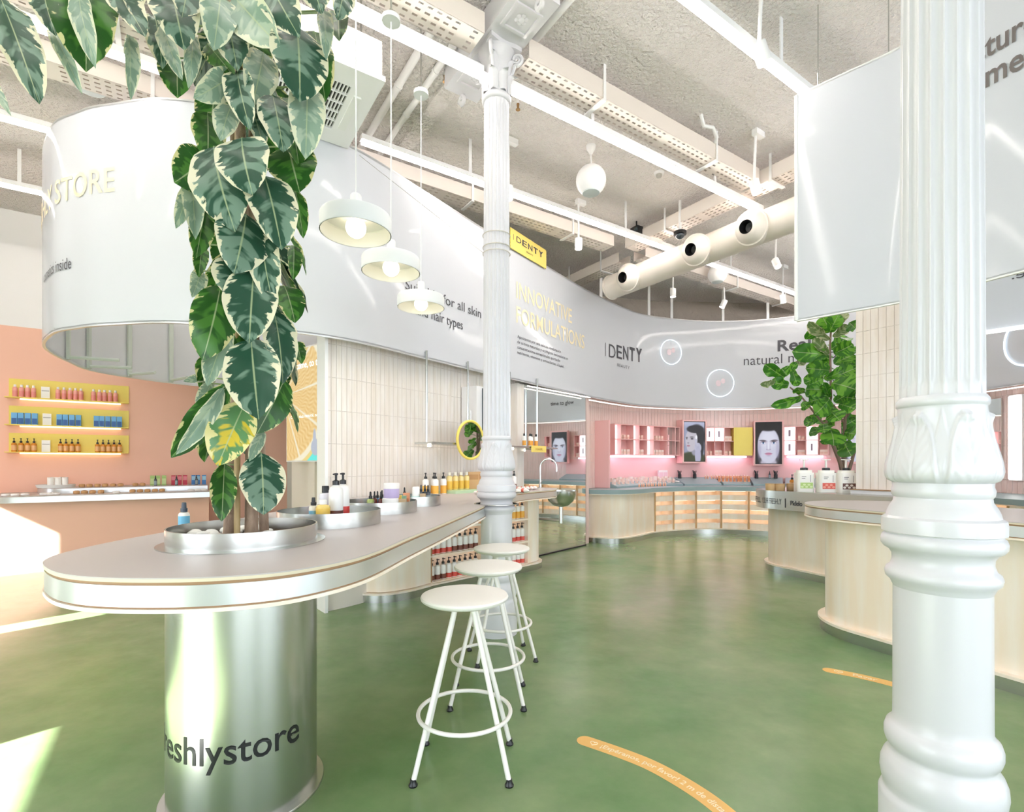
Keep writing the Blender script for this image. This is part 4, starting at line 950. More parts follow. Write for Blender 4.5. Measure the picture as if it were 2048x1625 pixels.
MB().strip(bf.sub(0, bf.L, 80, -.02), 0, .085, .03).build('plinth', M_steel, bay)
def bs_(px): return bf.seen(px, 0, bf.L * .75)
sL = bs_(1309)
MB().strip(bf.sub(0, sL, 24, .015), .105, .84, .02).build('curved_front', M_ply, bay)
MB().strip(bf.sub(sL, bf.L, 60, .32), .105, .84, .02).build('back_panel', M_ply, bay)
edges = [bs_(px) for px in (1310, 1347, 1392, 1443, 1498)]
st_ = edges[-1] - edges[-2]
while edges[-1] + st_ < bf.L - .1: edges.append(edges[-1] + st_)
for e in edges:
    p = bf.pos(e, .16); tn = bf.tan(e); MB().box(p + (.4725,), (.03, .32, .735), ax=tn).build('upright', M_ply, bay); q_ = bf.pos(e, -.003); MB().box(q_ + (.4725,), (.03, .01, .735), ax=tn).build('upright_edge', mat('upright_edge', '#c9a273', .6), bay)
rowh = .735 / 4
for i, (a, b) in enumerate(zip(edges, edges[1:])):
    for j in range(4):
        z0 = .105 + j * rowh; a2, b2 = a + .02, b - .02
        pa, pb = bf.pos(a2, .02), bf.pos(b2, .02); c = ((pa[0] + pb[0]) / 2, (pa[1] + pb[1]) / 2); L = math.hypot(pb[0] - pa[0], pb[1] - pa[1]); ax = (pb[0] - pa[0], pb[1] - pa[1]); n = (-ax[1] / L, ax[0] / L)
        dr = MB().box((c[0], c[1], z0 + .055), (L, .018, .105), ax=ax).box((c[0] + n[0] * .13, c[1] + n[1] * .13, z0 + .012), (L, .24, .012), ax=ax).build('drawer', M_ply, bay)
        if j < 4: MB().box((c[0] + n[0] * .2, c[1] + n[1] * .2, z0 + rowh - .012), (L * .94, .02, .010), ax=ax).build('light_strip', M_ledw, bay)
        if i < 5 and j < 3: MB().box((c[0] + n[0] * .10, c[1] + n[1] * .10, z0 + .062), (L * .8, .1, .085), ax=ax).build('stock_row', mcol('#f0dcd0', .5), dr)
# sloped display tray on the worktop
dsp = thing('display_riser', 'sloping pale blue display riser at the back of the bay counter', 'display', rib.pos(sx(1330), 0) + (.93,))
for a, b in ((1222, 1360), (1362, 1440), (1442, 1500), (1502, 1566), (1568, 1700)):
    s0, s1 = sx(a) + .01, sx(b) - .01; n = 8; vs = []; P0 = rib.sub(s0, s1, n, -.12); P1 = rib.sub(s0, s1, n, .26)
    b_ = MB()
    vs = [p + (.932,) for p in P0] + [p + (.965,) for p in P0] + [p + (1.09,) for p in P1] + [p + (.932,) for p in P1]; m = n + 1
    fs = []
    for i in range(n):
        for r in range(3): fs.append((r * m + i, r * m + i + 1, (r + 1) * m + i + 1, (r + 1) * m + i))
    fs += [(0, m, 2 * m, 3 * m), (m - 1, 4 * m - 1, 3 * m - 1, 2 * m - 1)]
    b_.add(vs, fs).build('sloped_panel', M_blue, dsp)
bsp = MB().strip(rib.sub(sx(1219), sx(1700), 50, .265), .93, 1.50, .022).build('backsplash', M_pinkp); tag(bsp, 'pink lacquered backsplash panel behind the bay counter', 'panel')
MB().strip(rib.sub(sx(1217), sx(1220), 1, .0), .935, 2.18, .3).build('side_panel', M_pinkp, bsp)
def chord(px0, px1, off):
    a, b = Vector(rib.pos(sx(px0), off)), Vector(rib.pos(sx(px1), off)); e = (b - a); L = e.length; return a, e / L, L
def shelf_unit(px0, px1, cols, lab, z0=1.545, z1=2.14, style=None, extra=None):
    a, e, L = chord(px0, px1, .26); n = Vector((e.y, -e.x)); D = .2        # n points into the shop
    t = thing('wall_shelf', lab, 'shelf', (a.x + e.x * L / 2, a.y + e.y * L / 2, z0), group='pink lit wall shelves over the bay counter')
    def bx(s0, s1, d0, d1, za, zb): return MB().prism([tuple(a + e * s + n * d) for s, d in ((s0, d0), (s1, d0), (s1, d1), (s0, d1))], za, zb)
    bx(0, L, 0, .012, z0, z1).build('back_board', M_pinkp, t)
    for z in (z0, (z0 + z1) / 2, z1 - .015): bx(0, L, .012, D, z, z + .015).build('shelf_board', M_pinkp, t)
    N = len(cols); ws = [L * c / sum(cols) for c in cols]; s = 0
    for i in range(N + 1):
        q = min(s, L - .015); bx(q, q + .015, .012, D, z0 + .015, z1 - .015).build('divider', M_pinkp, t)
        if i < N: s += ws[i]
    s = 0
    zm = (z0 + z1) / 2
    for i in range(N):
        for j, (za, zb) in enumerate(((z0 + .015, zm), (zm + .015, z1 - .015))):
            k = style[j][i] if style else 'o'
            if k == 'L': bx(s + .017, s + ws[i] - .002, .02, D * .5, za + .004, zb - .004).build('light_panel', M_panel, t)
            elif k == 'P':
                o = bx(s + .017, s + ws[i] - .002, .02, D * .9, za + .004, zb - .004).build('light_panel', M_panel, t)
                bx(s + ws[i] * .42, s + ws[i] * .6, D * .9, D * .9 + .002, za + .08, zb - .06).build('print', mat('grey_print', '#9a8a98', .6), o)
            elif k == 'M': bx(s + .017, s + ws[i] - .002, .02, D * .6, za, zb).build('mirror_door', M_mirror, t)
            elif k == 'Y': bx(s + .0, s + ws[i], .02, D + .01, za - .01, zb + .012).build('yellow_door', M_yellow, t)
            else:
                nb = max(2, int(ws[i] / .085))
                for q in range(nb):
                    p = a + e * (s + .035 + (ws[i] - .05) * (q + .5) / nb) + n * (D * .55)
                    kd = 'box_pink' if (i + j) % 2 else 'box_peach'
                    place(kd, 'product_box', (p.x, p.y, za), math.atan2(e.y, e.x), 'pale pink carton %s in bay %s, %s row of %s' % (ORD[q], ORD[i], ('lower', 'upper')[j], lab.split(',')[0]), 'box', 'cartons on the pink wall shelves')
        s += ws[i]
    bx(.05, L - .1, .02, .14, z0 - .04, z0 - .008).build('under_light', M_ledv, t)
M_panel = mat('lit_panel', '#fbf6ff', .4, emit=.75, ecol='#fff4fa')
shelf_unit(1238, 1360, (.35, .75, .35, .5, .42, .9, .55, .35), 'left pink wall shelf, beside the first portrait screen', style=('LoLoLoMM', 'LoLoLoMM'))
shelf_unit(1416, 1504, (1, 1, 1, .05, 1.9), 'middle pink wall shelf, between the two portrait screens', style=('oooYY', 'PPoYY'))
shelf_unit(1570, 1655, (1, .9, 1, .9), 'right pink wall shelf, behind the fig tree', style=('PoPo', 'PoPo'))
shelf_unit(1722, 1800, (.5, 1, .5, 1, .5), 'pink shelf shown in the mirror', style=('LoLoL', 'LoLoL'))
# portrait pictures as painted pixel grids
def paint(fn, w, h, W, H):
    """vertex-coloured sheet in local x (0..W), z (0..H)"""
    xs = np.linspace(0, 1, w + 1); ys = np.linspace(0, 1, h + 1); X, Y = np.meshgrid(xs, ys)
    C = fn(X, Y); vs = [(x * W, 0, y * H) for y in ys for x in xs]
    fs = [(j * (w + 1) + i, j * (w + 1) + i + 1, (j + 1) * (w + 1) + i + 1, (j + 1) * (w + 1) + i) for j in range(h) for i in range(w)]
    me = bpy.data.meshes.new('picture'); me.from_pydata(vs, [], fs)
    col = me.color_attributes.new('Col', 'FLOAT_COLOR', 'POINT'); a = np.ones((len(vs), 4)); c = C.reshape(-1, 3)
    a[:, :3] = np.where(c <= .04045, c / 12.92, ((np.clip(c, 0, 1) + .055) / 1.055) ** 2.4); col.data.foreach_set('color', a.ravel()); me.update(); return me
def sm_(e0, e1, x): t = np.clip((x - e0) / (e1 - e0), 0, 1); return t * t * (3 - 2 * t)
def mixc(C, c, m): return C * (1 - m[..., None]) + np.array(c) * m[..., None]
def ell(X, Y, cx, cy, rx, ry, s=.12): d = np.sqrt(((X - cx) / rx) ** 2 + ((Y - cy) / ry) ** 2); return 1 - sm_(1 - s, 1 + s, d)
def face_front(X, Y):
    Y = 1 - Y; C = np.zeros(X.shape + (3,)) + (.13, .11, .12)
    C = mixc(C, (.33, .30, .33), (1 - sm_(.0, .10, Y)) * .3)
    C = mixc(C, (.72, .70, .76), ell(X, Y, .5, 1.02, .34, .2, .2))
    C = mixc(C, (.80, .80, .87), ell(X, Y, .5, .56, .44, .44, .07)); C = mixc(C, (.86, .86, .92), ell(X, Y, .5, .42, .3, .2, .5))
    hair = ell(X, Y, .5, -.03, .62, .235, .12); C = mixc(C, (.13, .11, .12), hair)
    C = mixc(C, (.14, .12, .12), np.clip(sm_(.90, .99, X) + (1 - sm_(.01, .10, X)), 0, 1) * sm_(.25, .4, Y) * .9)
    C = mixc(C, (.66, .64, .74), ell(X, Y, .13, .70, .07, .22, .6) * .6); C = mixc(C, (.66, .64, .74), ell(X, Y, .87, .70, .07, .22, .6) * .6)
    for s in (-1, 1):
        cx = .5 + s * .21
        C = mixc(C, (.70, .60, .68), ell(X, Y, cx, .475, .13, .05, .5) * .6)
        C = mixc(C, (.25, .21, .24), ell(X, Y, cx + s * .01, .435 + .03 * ((X - cx) * s * 4) ** 2 - .015 * s * (X - cx) * 4, .15, .013, .4))
        C = mixc(C, (.93, .93, .97), ell(X, Y, cx, .495, .085, .026, .2)); C = mixc(C, (.32, .47, .68), ell(X, Y, cx, .494, .038, .028, .2)); C = mixc(C, (.05, .05, .08), ell(X, Y, cx, .494, .016, .013, .2))
        C = mixc(C, (.16, .13, .16), ell(X, Y, cx, .468 + .06 * ((X - cx) * 6) ** 2 * .25, .095, .010, .4))
        C = mixc(C, (.60, .54, .64), ell(X, Y, .5 + s * .065, .655, .022, .012, .4)); C = mixc(C, (.70, .68, .78), ell(X, Y, .5 + s * .065, .57, .02, .09, .7) * .5)
    C = mixc(C, (.90, .90, .95), ell(X, Y, .5, .58, .025, .09, .6)); C = mixc(C, (.68, .64, .72), ell(X, Y, .5, .668, .05, .01, .6))
    C = mixc(C, (.78, .55, .66), ell(X, Y, .5, .765, .14, .032, .2)); C = mixc(C, (.50, .30, .42), ell(X, Y, .5, .758 + .05 * (X - .5) ** 2, .15, .006, .4)); C = mixc(C, (.62, .60, .70), ell(X, Y, .5, .815, .08, .012, .7) * .6)
    return C
def face_side(X, Y):
    Y = 1 - Y; C = np.zeros(X.shape + (3,)) + (.60, .62, .72)
    C = mixc(C, (.72, .74, .84), 1 - sm_(0, .2, Y)); C = mixc(C, (.24, .26, .15), sm_(.72, .80, Y - .25 * (X - .4) ** 2)); C = mixc(C, (.17, .16, .18), ell(X, Y, .62, .36, .42, .30, .12)); C = mixc(C, (.17, .16, .18), ell(X, Y, .78, .62, .2, .3, .15))
    C = mixc(C, (.60, .60, .66), ell(X, Y, .5, .74, .14, .12, .3)); C = mixc(C, (.76, .74, .78), ell(X, Y, .36, .46, .30, .28, .08)); C = mixc(C, (.76, .74, .78), ell(X, Y, .30, .66, .17, .10, .15))
    C = mixc(C, (.17, .16, .18), ell(X, Y, .55, .18, .42, .10, .15)); C = mixc(C, (.2, .18, .2), ell(X, Y, .38, .385, .10, .012, .4)); C = mixc(C, (.2, .18, .22), ell(X, Y, .39, .43, .07, .018, .4)); C = mixc(C, (.25, .22, .25), ell(X, Y, .13, .395, .05, .012, .4)); C = mixc(C, (.24, .22, .25), ell(X, Y, .13, .43, .035, .015, .4))
    C = mixc(C, (.62, .58, .64), ell(X, Y, .2, .535, .05, .02, .5)); C = mixc(C, (.68, .48, .55), ell(X, Y, .21, .61, .08, .02, .3))
    C = mixc(C, (.74, .74, .82), ell(X, Y, .68, .66, .17, .13, .12)); C = mixc(C, (.74, .74, .82), ell(X, Y, .58, .50, .045, .12, .2)); C = mixc(C, (.70, .70, .79), ell(X, Y, .68, .86, .15, .24, .12))
    for k in range(4): C = mixc(C, (.5, .5, .6), ell(X, Y, .56 + .07 * k, .60 + .01 * k, .006, .07, .5) * .7)
    C = mixc(C, (.95, .95, .98), ell(X, Y, .6, .39, .05, .05, .3))
    return C
def orange_slice(X, Y):
    # the picture: a large orange slice on turquoise
    Yd = (1 - Y) * 1.38; C = np.zeros(X.shape + (3,)) + (.40, .93, .90)
    cx, cy = -.08, .55; dx, dy = X - cx, Yd - cy; r = np.sqrt(dx ** 2 + dy ** 2); th = np.arctan2(dy, dx)
    C = mixc(C, (.96, .80, .66), (1 - sm_(.0, .05, Yd - .02 - .1 * X)) * 0)
    C = mixc(C, (.93, .85, .55), 1 - sm_(.975, .99, r)); C = mixc(C, (.96, .94, .84), 1 - sm_(.92, .935, r))
    n = 10; seg = np.abs(((th / (2 * np.pi) * n + .2) % 1) - .5) * 2; pulp = (1 - sm_(.84, .87, r)) * (1 - sm_(.90, .97, seg)) * sm_(.08, .13, r)
    tex = .5 + .5 * np.sin(th * 70 + np.sin(r * 40) * 1.5) * np.sin(r * 30 + th * 9)
    P = np.zeros(X.shape + (3,)) + (.93, .80, .55); P = P + (tex - .5)[..., None] * np.array((.08, .12, .18)); C = C * (1 - pulp[..., None]) + P * pulp[..., None]
    C = mixc(C, (.72, .76, .82), ell(X, Yd, .62, 1.22, .09, .10, .1)); C = mixc(C, (.72, .76, .82), ell(X, Yd, .60, 1.10, .03, .1, .2))
    return np.clip(C, 0, 1)
M_scr = vcol_mat('screen_picture', .5)
def screen(px0, px1, zb, zt, fn, lab, off=.05, depth=.14):
    a, e, L = chord(px0, px1, off); n = Vector((e.y, -e.x)); t = thing('portrait_screen', lab, 'screen', (a.x, a.y, zb), group='portrait screens on the pink wall')
    def bx(s0, s1, d0, d1, za, z_): return MB().prism([tuple(a + e * s + n * d) for s, d in ((s0, d0), (s1, d0), (s1, d1), (s0, d1))], za, z_)
    bx(-.03, L + .03, -.2, .02, zb - .03, zt + .03).build('housing', M_pinkp, t)
    fr = MB()
    for q in ((-.03, 0, zb - .03, zt + .03), (L, L + .03, zb - .03, zt + .03), (0, L, zb - .03, zb), (0, L, zt, zt + .03)):
        fr.prism([tuple(a + e * s + n * d) for s, d in ((q[0], .02), (q[1], .02), (q[1], .045), (q[0], .045))], q[2], q[3])
    fr.build('frame', M_pinkp, t)
    bx(0, L, .02, .026, zb, zt).build('bezel', M_black, t)
    me = paint(fn, 72, 120, L - .03, zt - zb - .03); me.materials.append(M_scr)
    o = link('picture', me, t); o.location = Vector((a.x + e.x * .015 + n.x * .028, a.y + e.y * .015 + n.y * .028, zb + .015)) - t.location; o.rotation_euler = (0, 0, math.atan2(e.y, e.x))
    return t
screen(1369, 1411, 1.42, 2.26, face_side, 'pink framed portrait screen of a woman touching her cheek')
screen(1511, 1563, 1.37, 2.24, face_front, 'pink framed portrait screen of a woman facing front')
# screen on the right part of the bay, seen in the mirror
sq = sx(1682); a = Vector(rib.pos(sq, .1)); b = Vector(rib.pos(sq + .5, .1)); e = (b - a).normalized(); n = Vector((e.y, -e.x))
t = thing('portrait_screen', 'portrait screen of a face reflected in the tall mirror', 'screen', (a.x, a.y, 1.4), group='portrait screens on the pink wall')
MB().box(((a.x + b.x) / 2, (a.y + b.y) / 2, 1.83), (.54, .12, .9), ax=e).build('housing', M_pinkp, t)
me = paint(face_front, 60, 96, .48, .82); me.materials.append(M_scr); o = link('picture', me, t); o.location = Vector((a.x + n.x * .066, a.y + n.y * .066, 1.42)) - t.location; o.rotation_euler = (0, 0, math.atan2(e.y, e.x))
# lit strip on the right wall
sr = rib.seen(1997, rib.s[10 * 21], S_end); p = rib.pos(sr, .24); ls = thing('light_strip', 'tall vertical light strip on the pink wall right of the big column', 'light', p + (1.1,))
MB().box(p + (1.78,), (.13, .05, 1.25), ax=rib.tan(sr)).build('tube', mat('vertical_led', '#ffffff', .4, emit=2), ls); MB().box(rib.pos(sr, .275) + (1.78,), (.2, .03, 1.3), ax=rib.tan(sr)).build('backing', M_white, ls)
pm = rib.pos(sr - .45, .25); mr = MB().box(pm + (1.78,), (.6, .03, 1.25), ax=rib.tan(sr - .45)).build('wall_panel_mirror', M_mirror); tag(mr, 'mirror panel beside the vertical light strip at the right', 'mirror')
# cosmetics on the bay counter
cnt = 0
for row, (z, off, n_, kd, nm, cl) in enumerate(((1.02, .10, 17, 'box_peach', 'product_box', 'back'), (.985, -.02, 14, 'box_peach', 'product_box', 'middle'))):
    for k in range(n_):
        px = 1226 + (1345 - 1226) * k / (n_ - 1); p = rib.pos(sx(px), off)
        place(kd if k % 3 else 'box_pink', nm, p + (z + .005,), math.atan2(*rib.tan(sx(px))[::-1]), 'pale peach carton in the %s row at left of bay counter, %s along' % (cl, ORD[k]), 'box', 'cartons on the bay counter')
for k in range(12):
    px = 1263 + 58 * k / 11; p = rib.pos(sx(px), -.17); place('serum_peach', 'serum_bottle', p + (.93,), 0, 'tiny peach serum bottle at the front of the bay counter, %s from left' % ORD[k], 'bottle', 'peach serum bottles')
for k, px in enumerate((1329, 1337)): place('box_tall', 'product_box', rib.pos(sx(px), .12) + (1.045,), .2, 'tall pink and white carton on the bay counter, %s one' % ('left' if k == 0 else 'right'), 'box', 'tall cartons')
for k, px in enumerate((1370, 1399, 1517, 1552)): place('brush_pot', 'brush_pot', rib.pos(sx(px), .2) + (1.07,), 0, 'black pot of makeup brushes on the bay counter, %s from left' % ORD[k], 'brush pot', 'brush pots')
place('tiny_dark', 'dropper_bottle', rib.pos(sx(1542), .2) + (1.07,), 0, 'small dark bottle beside the brush pots under the front-facing portrait', 'bottle')
for k in range(16):
    px = 1418 + 80 * k / 15; place('serum_peach', 'lipstick', rib.pos(sx(px), .16) + (1.06,), 0, 'pink lipstick tube on the bay counter under the middle shelf, %s from left' % ORD[k], 'lipstick', 'lipsticks under the middle shelf')
for k in range(9):
    px = 1440 + 58 * k / 8; place('mini_box_c', 'product_box', rib.pos(sx(px), .02) + (1.0,), 0, 'tiny orange carton on the sloped blue display, %s from left' % ORD[k], 'box', 'tiny cartons on the display')
place('white_soap', 'compact', rib.pos(sx(1353), -.02) + (1.0,), 0, 'white round compact standing on the blue display', 'compact')

# ------------------------------------------------------------------ right islands
def capsule(c, d, R_, L, n=24):
    """plan outline with a round end at c, running back along d for L"""
    a0 = math.atan2(d[1], d[0]); P = [(c[0] + R_ * math.cos(a0 + PI / 2 + PI * k / n), c[1] + R_ * math.sin(a0 + PI / 2 + PI * k / n)) for k in range(n + 1)]
    e = (c[0] + d[0] * L, c[1] + d[1] * L); nx, ny = -d[1], d[0]
    return P + [(e[0] - nx * R_, e[1] - ny * R_), (e[0] + nx * R_, e[1] + ny * R_)]
dI = (.431, -.902); c1 = (3.07, 4.15)
i1 = thing('island_counter', 'birch island counter with rounded end and aluminium banded grey top, behind the big column', 'counter', (3.3, 3.6, 0))
layered_top(i1, capsule(c1, dI, .60, 2.4), 1.05)
MB().prism(capsule(c1, dI, .446, 2.4), .105, .945).build('body', M_ply, i1)
MB().prism(capsule(c1, dI, .50, 2.4), .085, .105).build('plinth_board', M_ply, i1); MB().prism(capsule(c1, dI, .485, 2.38), 0, .085).build('plinth', M_steel, i1)
hk = onz(2010, 1068, .93); p = Vector(c1) + Vector(dI) * 1.42 + Vector((-.902, -.431)) * .446
h_ = MB(); h_.tube([(p.x, p.y, .93), (p.x - .05, p.y - .024, .93)], .006, 8); h_.sphere((p.x - .055, p.y - .026, .93), .02, 14, 10); h_.build('bag_hook', M_chrome, i1)
p = Vector(c1) + Vector(dI) * 1.0 + Vector((-.2, -.1)); ct = thing('card_terminal', 'small black card terminal on the island counter', 'card terminal', (p.x, p.y, 1.05))
MB().rbox((p.x, p.y, 1.062), (.08, .16, .024), .015, .4).build('body', M_black, ct); MB().box((p.x, p.y + .03, 1.0752), (.06, .06, .002), .4).build('display', mat('dark_glass', '#3a474c', .1), ct)
# raised till block on island 1
tb = Vector(c1) + Vector(dI) * 1.5 + Vector((.902, .431)) * .25
till = MB().rbox((tb.x, tb.y, 1.11), (1.2, .5, .12), .05, math.atan2(dI[1], dI[0])).build('till_block', M_white); tag(till, 'raised white till block on the island counter', 'till block')
MB().rbox((tb.x, tb.y, 1.182), (1.24, .54, .022), .05, math.atan2(dI[1], dI[0])).build('cap_board', M_ply, till)
c2 = (3.82, 6.60)
i2 = thing('refill_counter', 'birch refill bar with brushed steel top band reading FRESHLY', 'counter', (4.0, 6.2, 0))
oc = capsule(c2, dI, .60, 1.35)
MB().prism(oc, .82, 1.05).build('steel_top', M_steel, i2)
MB().prism(capsule(c2, dI, .45, 1.35), .105, .82).build('body', M_ply, i2); MB().prism(capsule(c2, dI, .50, 1.35), .085, .105).build('plinth_board', M_ply, i2); MB().prism(capsule(c2, dI, .485, 1.33), 0, .085).build('plinth', M_steel, i2)
r4 = Path([(c2[0] + .602 * math.cos(math.atan2(dI[1], dI[0]) + PI / 2 + PI * k / 40), c2[1] + .602 * math.sin(math.atan2(dI[1], dI[0]) + PI / 2 + PI * k / 40)) for k in range(41)] + [(c2[0] + dI[0] * k * .1 + -.902 * -.0 + -(-.902) * -.602, c2[1] + dI[1] * k * .1 + (.431) * -.602) for k in range(1, 14)])
s_a = r4.seen(1515, .3, r4.L); s_b = r4.seen(1563, .9, r4.L)
def r4_text(txt, pa, pb, h, z, **k):
    a, b = r4.seen(pa, 1.37, r4.L), r4.seen(pb, 1.37, r4.L); lettering(txt, on_path(r4, a, z, -.003), h, max(.008, b - a), **k).build('lettering', M_dark, i2, smooth=False)
r4_text('REFILL', 1508, 1521, .075, .885, bold=.0); r4_text('YOUR FRESHLY', 1524, 1562, .075, .885, bold=-.008); r4_text('|', 1570, 1571, .09, .88); r4_text('Pídelo', 1581, 1604, .06, .885, bold=.008)
# tiled pillar: every tile is a piece
q1 = Vector((3.93, 5.83)); vd = Vector((.555, -.832)); nd = Vector((-.832, -.555))
def pil(a0, a1, d0, d1, z0, z1): return MB().prism([tuple(q1 + vd * s - nd * d) for s, d in ((a0, d0), (a1, d0), (a1, d1), (a0, d1))], z0, z1)
pil_o = struct(pil(0, 1.0, .006, .5, 1.06, CEIL).build('wall_pillar', M_grout), 'square pillar clad in upright white tiles'); tw, th = .075, .255
for i in range(13):
    for j in range(15):
        if 1.10 + (j + 1) * th > CEIL: continue
        pil(i * tw + .003, (i + 1) * tw - .003, -.002 - random.uniform(0, .0015), .007, 1.10 + j * th + .002, 1.10 + (j + 1) * th - .002).build('tile', M_whitet, pil_o, smooth=False)
bl = pil(-.03, 1.0, -.06, .5, 1.05, 1.09).build('pillar_base', M_white); tag(bl, 'white base block under the tiled pillar on the refill bar', 'base block'); pil(-.03, 1.0, -.07, .5, 1.09, 1.1).build('cap_board', M_plyedge, bl)
# refill canisters
def canister(px, Y, lab, col, col2):
    x, y = pt(px, Y); t = thing('refill_canister', lab, 'canister', (x, y, 1.05), -.15, 'white refill canisters with pumps on the steel bar')
    K = KINDS.setdefault('can', [('body', MB().rbox((0, 0, .115), (.20, .15, .23), .035, seg=4).rbox((0, 0, .245), (.16, .11, .03), .03, seg=4).mesh('body', mcol('#f4f1e8', .35))),
         ('collar', MB().lathe([(.042, .26), (.042, .285), (.03, .29)], seg=18).mesh('collar', M_black)),
         ('pump', MB().lathe([(.012, .285), (.012, .375), (.016, .378), (.016, .39), (0, .392)], seg=12).box((0, 0, .385), (.10, .018, .012)).mesh('pump', mcol('#f4f1ea', .4)))])
    for pn, me in K: link(pn, me, t)
    l = MB().box((0, -.0758, .135), (.15, .0016, .19)).mesh('label', mcol('#f7f4ee', .5), smooth=False); lo = link('label', l, t)
    fr = MB(); 
    fr.box((0, -.0772, .075), (.14, .0012, .07)); link('label_picture', fr.mesh('label_picture', mcol(col, .5), smooth=False), lo)
    f2 = MB()
    for k in range(5): 
        c = (-.05 + .025 * k, .06 + .025 * (k % 2)); f2.add([(c[0] + .017 * math.cos(2 * PI * q / 12), -.0785, c[1] + .013 * math.sin(2 * PI * q / 12)) for q in range(12)], [tuple(range(12))])
    link('label_fruit', f2.mesh('label_fruit', mcol(col2, .5), smooth=False), lo)
    MB(); link('label_text', MB().box((.045, -.0775, .16), (.004, .001, .08)).box((-.03, -.0775, .18), (.05, .001, .006)).box((-.035, -.0775, .16), (.04, .001, .006)).mesh('label_text', M_dark, smooth=False), lo)
canister(1608, 6.22, 'white refill canister with green leaf label, left of three', '#b5d27a', '#dcebb0')
canister(1652, 6.10, 'white refill canister with red grapefruit label, middle of three', '#e2604e', '#f2a08c')
canister(1692, 6.00, 'white refill canister with brown coconut label, right of three', '#6d4a42', '#efe6dc')
for k, (px, Y) in enumerate(((1541, 6.45), (1560, 6.4), (1583, 6.45))):
    x, y = pt(px, Y); place('wood_cup', 'wooden_cup', (x, y, 1.05), 0, 'small turned wooden cup on the steel refill bar, %s from left' % ORD[k], 'cup', 'wooden cups on the refill bar')
x, y = pt(1584, 6.75); place('amber_bottle', 'dropper_bottle', (x, y, 1.05), .4, 'amber pump bottle behind the wooden cups', 'bottle')
for k, px in enumerate((1649, 1659, 1668, 1678, 1706)):
    x, y = pt(px, 6.62); place('shampoo_brown', 'pump_bottle', (x, y, 1.05), 0, 'white pump bottle with black top behind the canisters, %s from left' % ORD[k], 'bottle', 'pump bottles behind the canisters')

# ------------------------------------------------------------------ orange wall: shelves and stepped counter
def wpos(px, off): k = (px - CX) / F; d = (10 - off) / (k * VX + VY); return d * (k * UX + UY)      # u on the plane v = 10 - off
u0, u1 = -1.92, -.555
items = (((30, 43, 55, 67), (91,), (116, 128, 140, 151, 162), (187, 199, 209, 220, 231)), ((29, 42, 56, 70), (94,), (119, 131, 144, 157), (193, 204, 216, 228, 239)), ((28, 42, 55, 68), (92,), (121, 132, 144, 156), (195, 206, 217, 228, 239)))
spec = (('pink_bottle', 'pink bottle with white cap', 'bottle', 'top'), ('box_blue', 'blue carton', 'box', 'middle'), ('amber_bottle', 'amber bottle with black pump', 'bottle', 'bottom'))
for i in range(3):
    z0 = 2.33 - .387 * i; t = thing('wall_ledge', 'yellow lit display ledge on the orange wall, %s of three' % spec[i][3], 'shelf', uv((u0 + u1) / 2, 9.98, z0), group='yellow ledges on the orange wall')
    uvbox(MB(), u0, u1, 9.985, 10, z0, z0 + .27).build('back_plate', M_yellow, t); uvbox(MB(), u0 - .02, u1 + .0, 9.84, 9.985, z0 - .012, z0).build('ledge_board', M_yellow, t)
    uvbox(MB(), u0 + .12, u1 - .1, 9.95, 9.97, z0 - .03, z0 - .012).build('under_light', mat('ledge_glow', '#fff2c8', .4, emit=1.4, ecol='#ffe9b0'), t)
    n = 0
    for gi, grp in enumerate(items[i]):
        for px in grp:
            u = wpos(px, .09); p = uv(u, 9.91, z0)
            if gi == 1: place('card_white', 'info_card', p, math.atan2(UY, UX), 'white printed card standing on the %s yellow ledge' % spec[i][3], 'card', 'info cards on the ledges')
            else: place(spec[i][0], spec[i][1].split(' with')[0].replace(' ', '_'), p, math.atan2(UY, UX), '%s on the %s yellow ledge, %s from left' % (spec[i][1], spec[i][3], ORD[n]), spec[i][2], '%ss on the yellow ledge' % spec[i][1].split(' with')[0]); n += 1
oc_ = thing('wall_counter', 'stepped orange wall counter with white edge bands under the yellow ledges', 'counter', uv(-.8, 9.3, 0))
uvbox(MB(), -2.3, .464, 8.86, 10, 0, .89).build('front_body', M_orange, oc_)
def rc(u0, u1, v0, v1, r, n=8):     # outline with a rounded near-left corner
    P = [uv(u0 + r - r * math.cos(PI / 2 * k / n), v0 + r - r * math.sin(PI / 2 * k / n))[:2] for k in range(n + 1)]
    return P + [uv(u1, v0)[:2], uv(u1, v1)[:2], uv(u0, v1)[:2]]
MB().prism(rc(-2.0, .47, 8.78, 9.99, .35), .89, .965).build('lower_band', M_aluband, oc_); MB().prism(rc(-2.0, .47, 8.78, 9.99, .35), .965, .975).build('lower_top', M_laminate, oc_)
MB().prism(rc(-1.55, .47, 9.28, 9.99, .3), .975, 1.04).build('upper_band', M_aluband, oc_); MB().prism(rc(-1.55, .47, 9.28, 9.99, .3), 1.04, 1.05).build('upper_top', M_laminate, oc_)
def upos(px, v): k = (px - CX) / F; d = v / (k * VX + VY); return uv(d * (k * UX + UY), v)[:2]
for k, px in enumerate((153, 169, 185, 202, 265, 280, 295, 310, 324)): place('cork_soap', 'round_soap', upos(px, 9.08) + (.975,), 0, 'round brown cork-coloured soap on the lower step of the orange counter, %s from left' % ORD[k], 'soap', 'round soaps on the lower step')
for k, px in enumerate((164, 179, 195, 210, 226, 241, 271, 285)): place('cork_soap', 'round_soap', upos(px, 9.5) + (1.05,), 0, 'round brown soap on the upper step of the orange counter, %s from left' % ORD[k], 'soap', 'round soaps on the upper step')
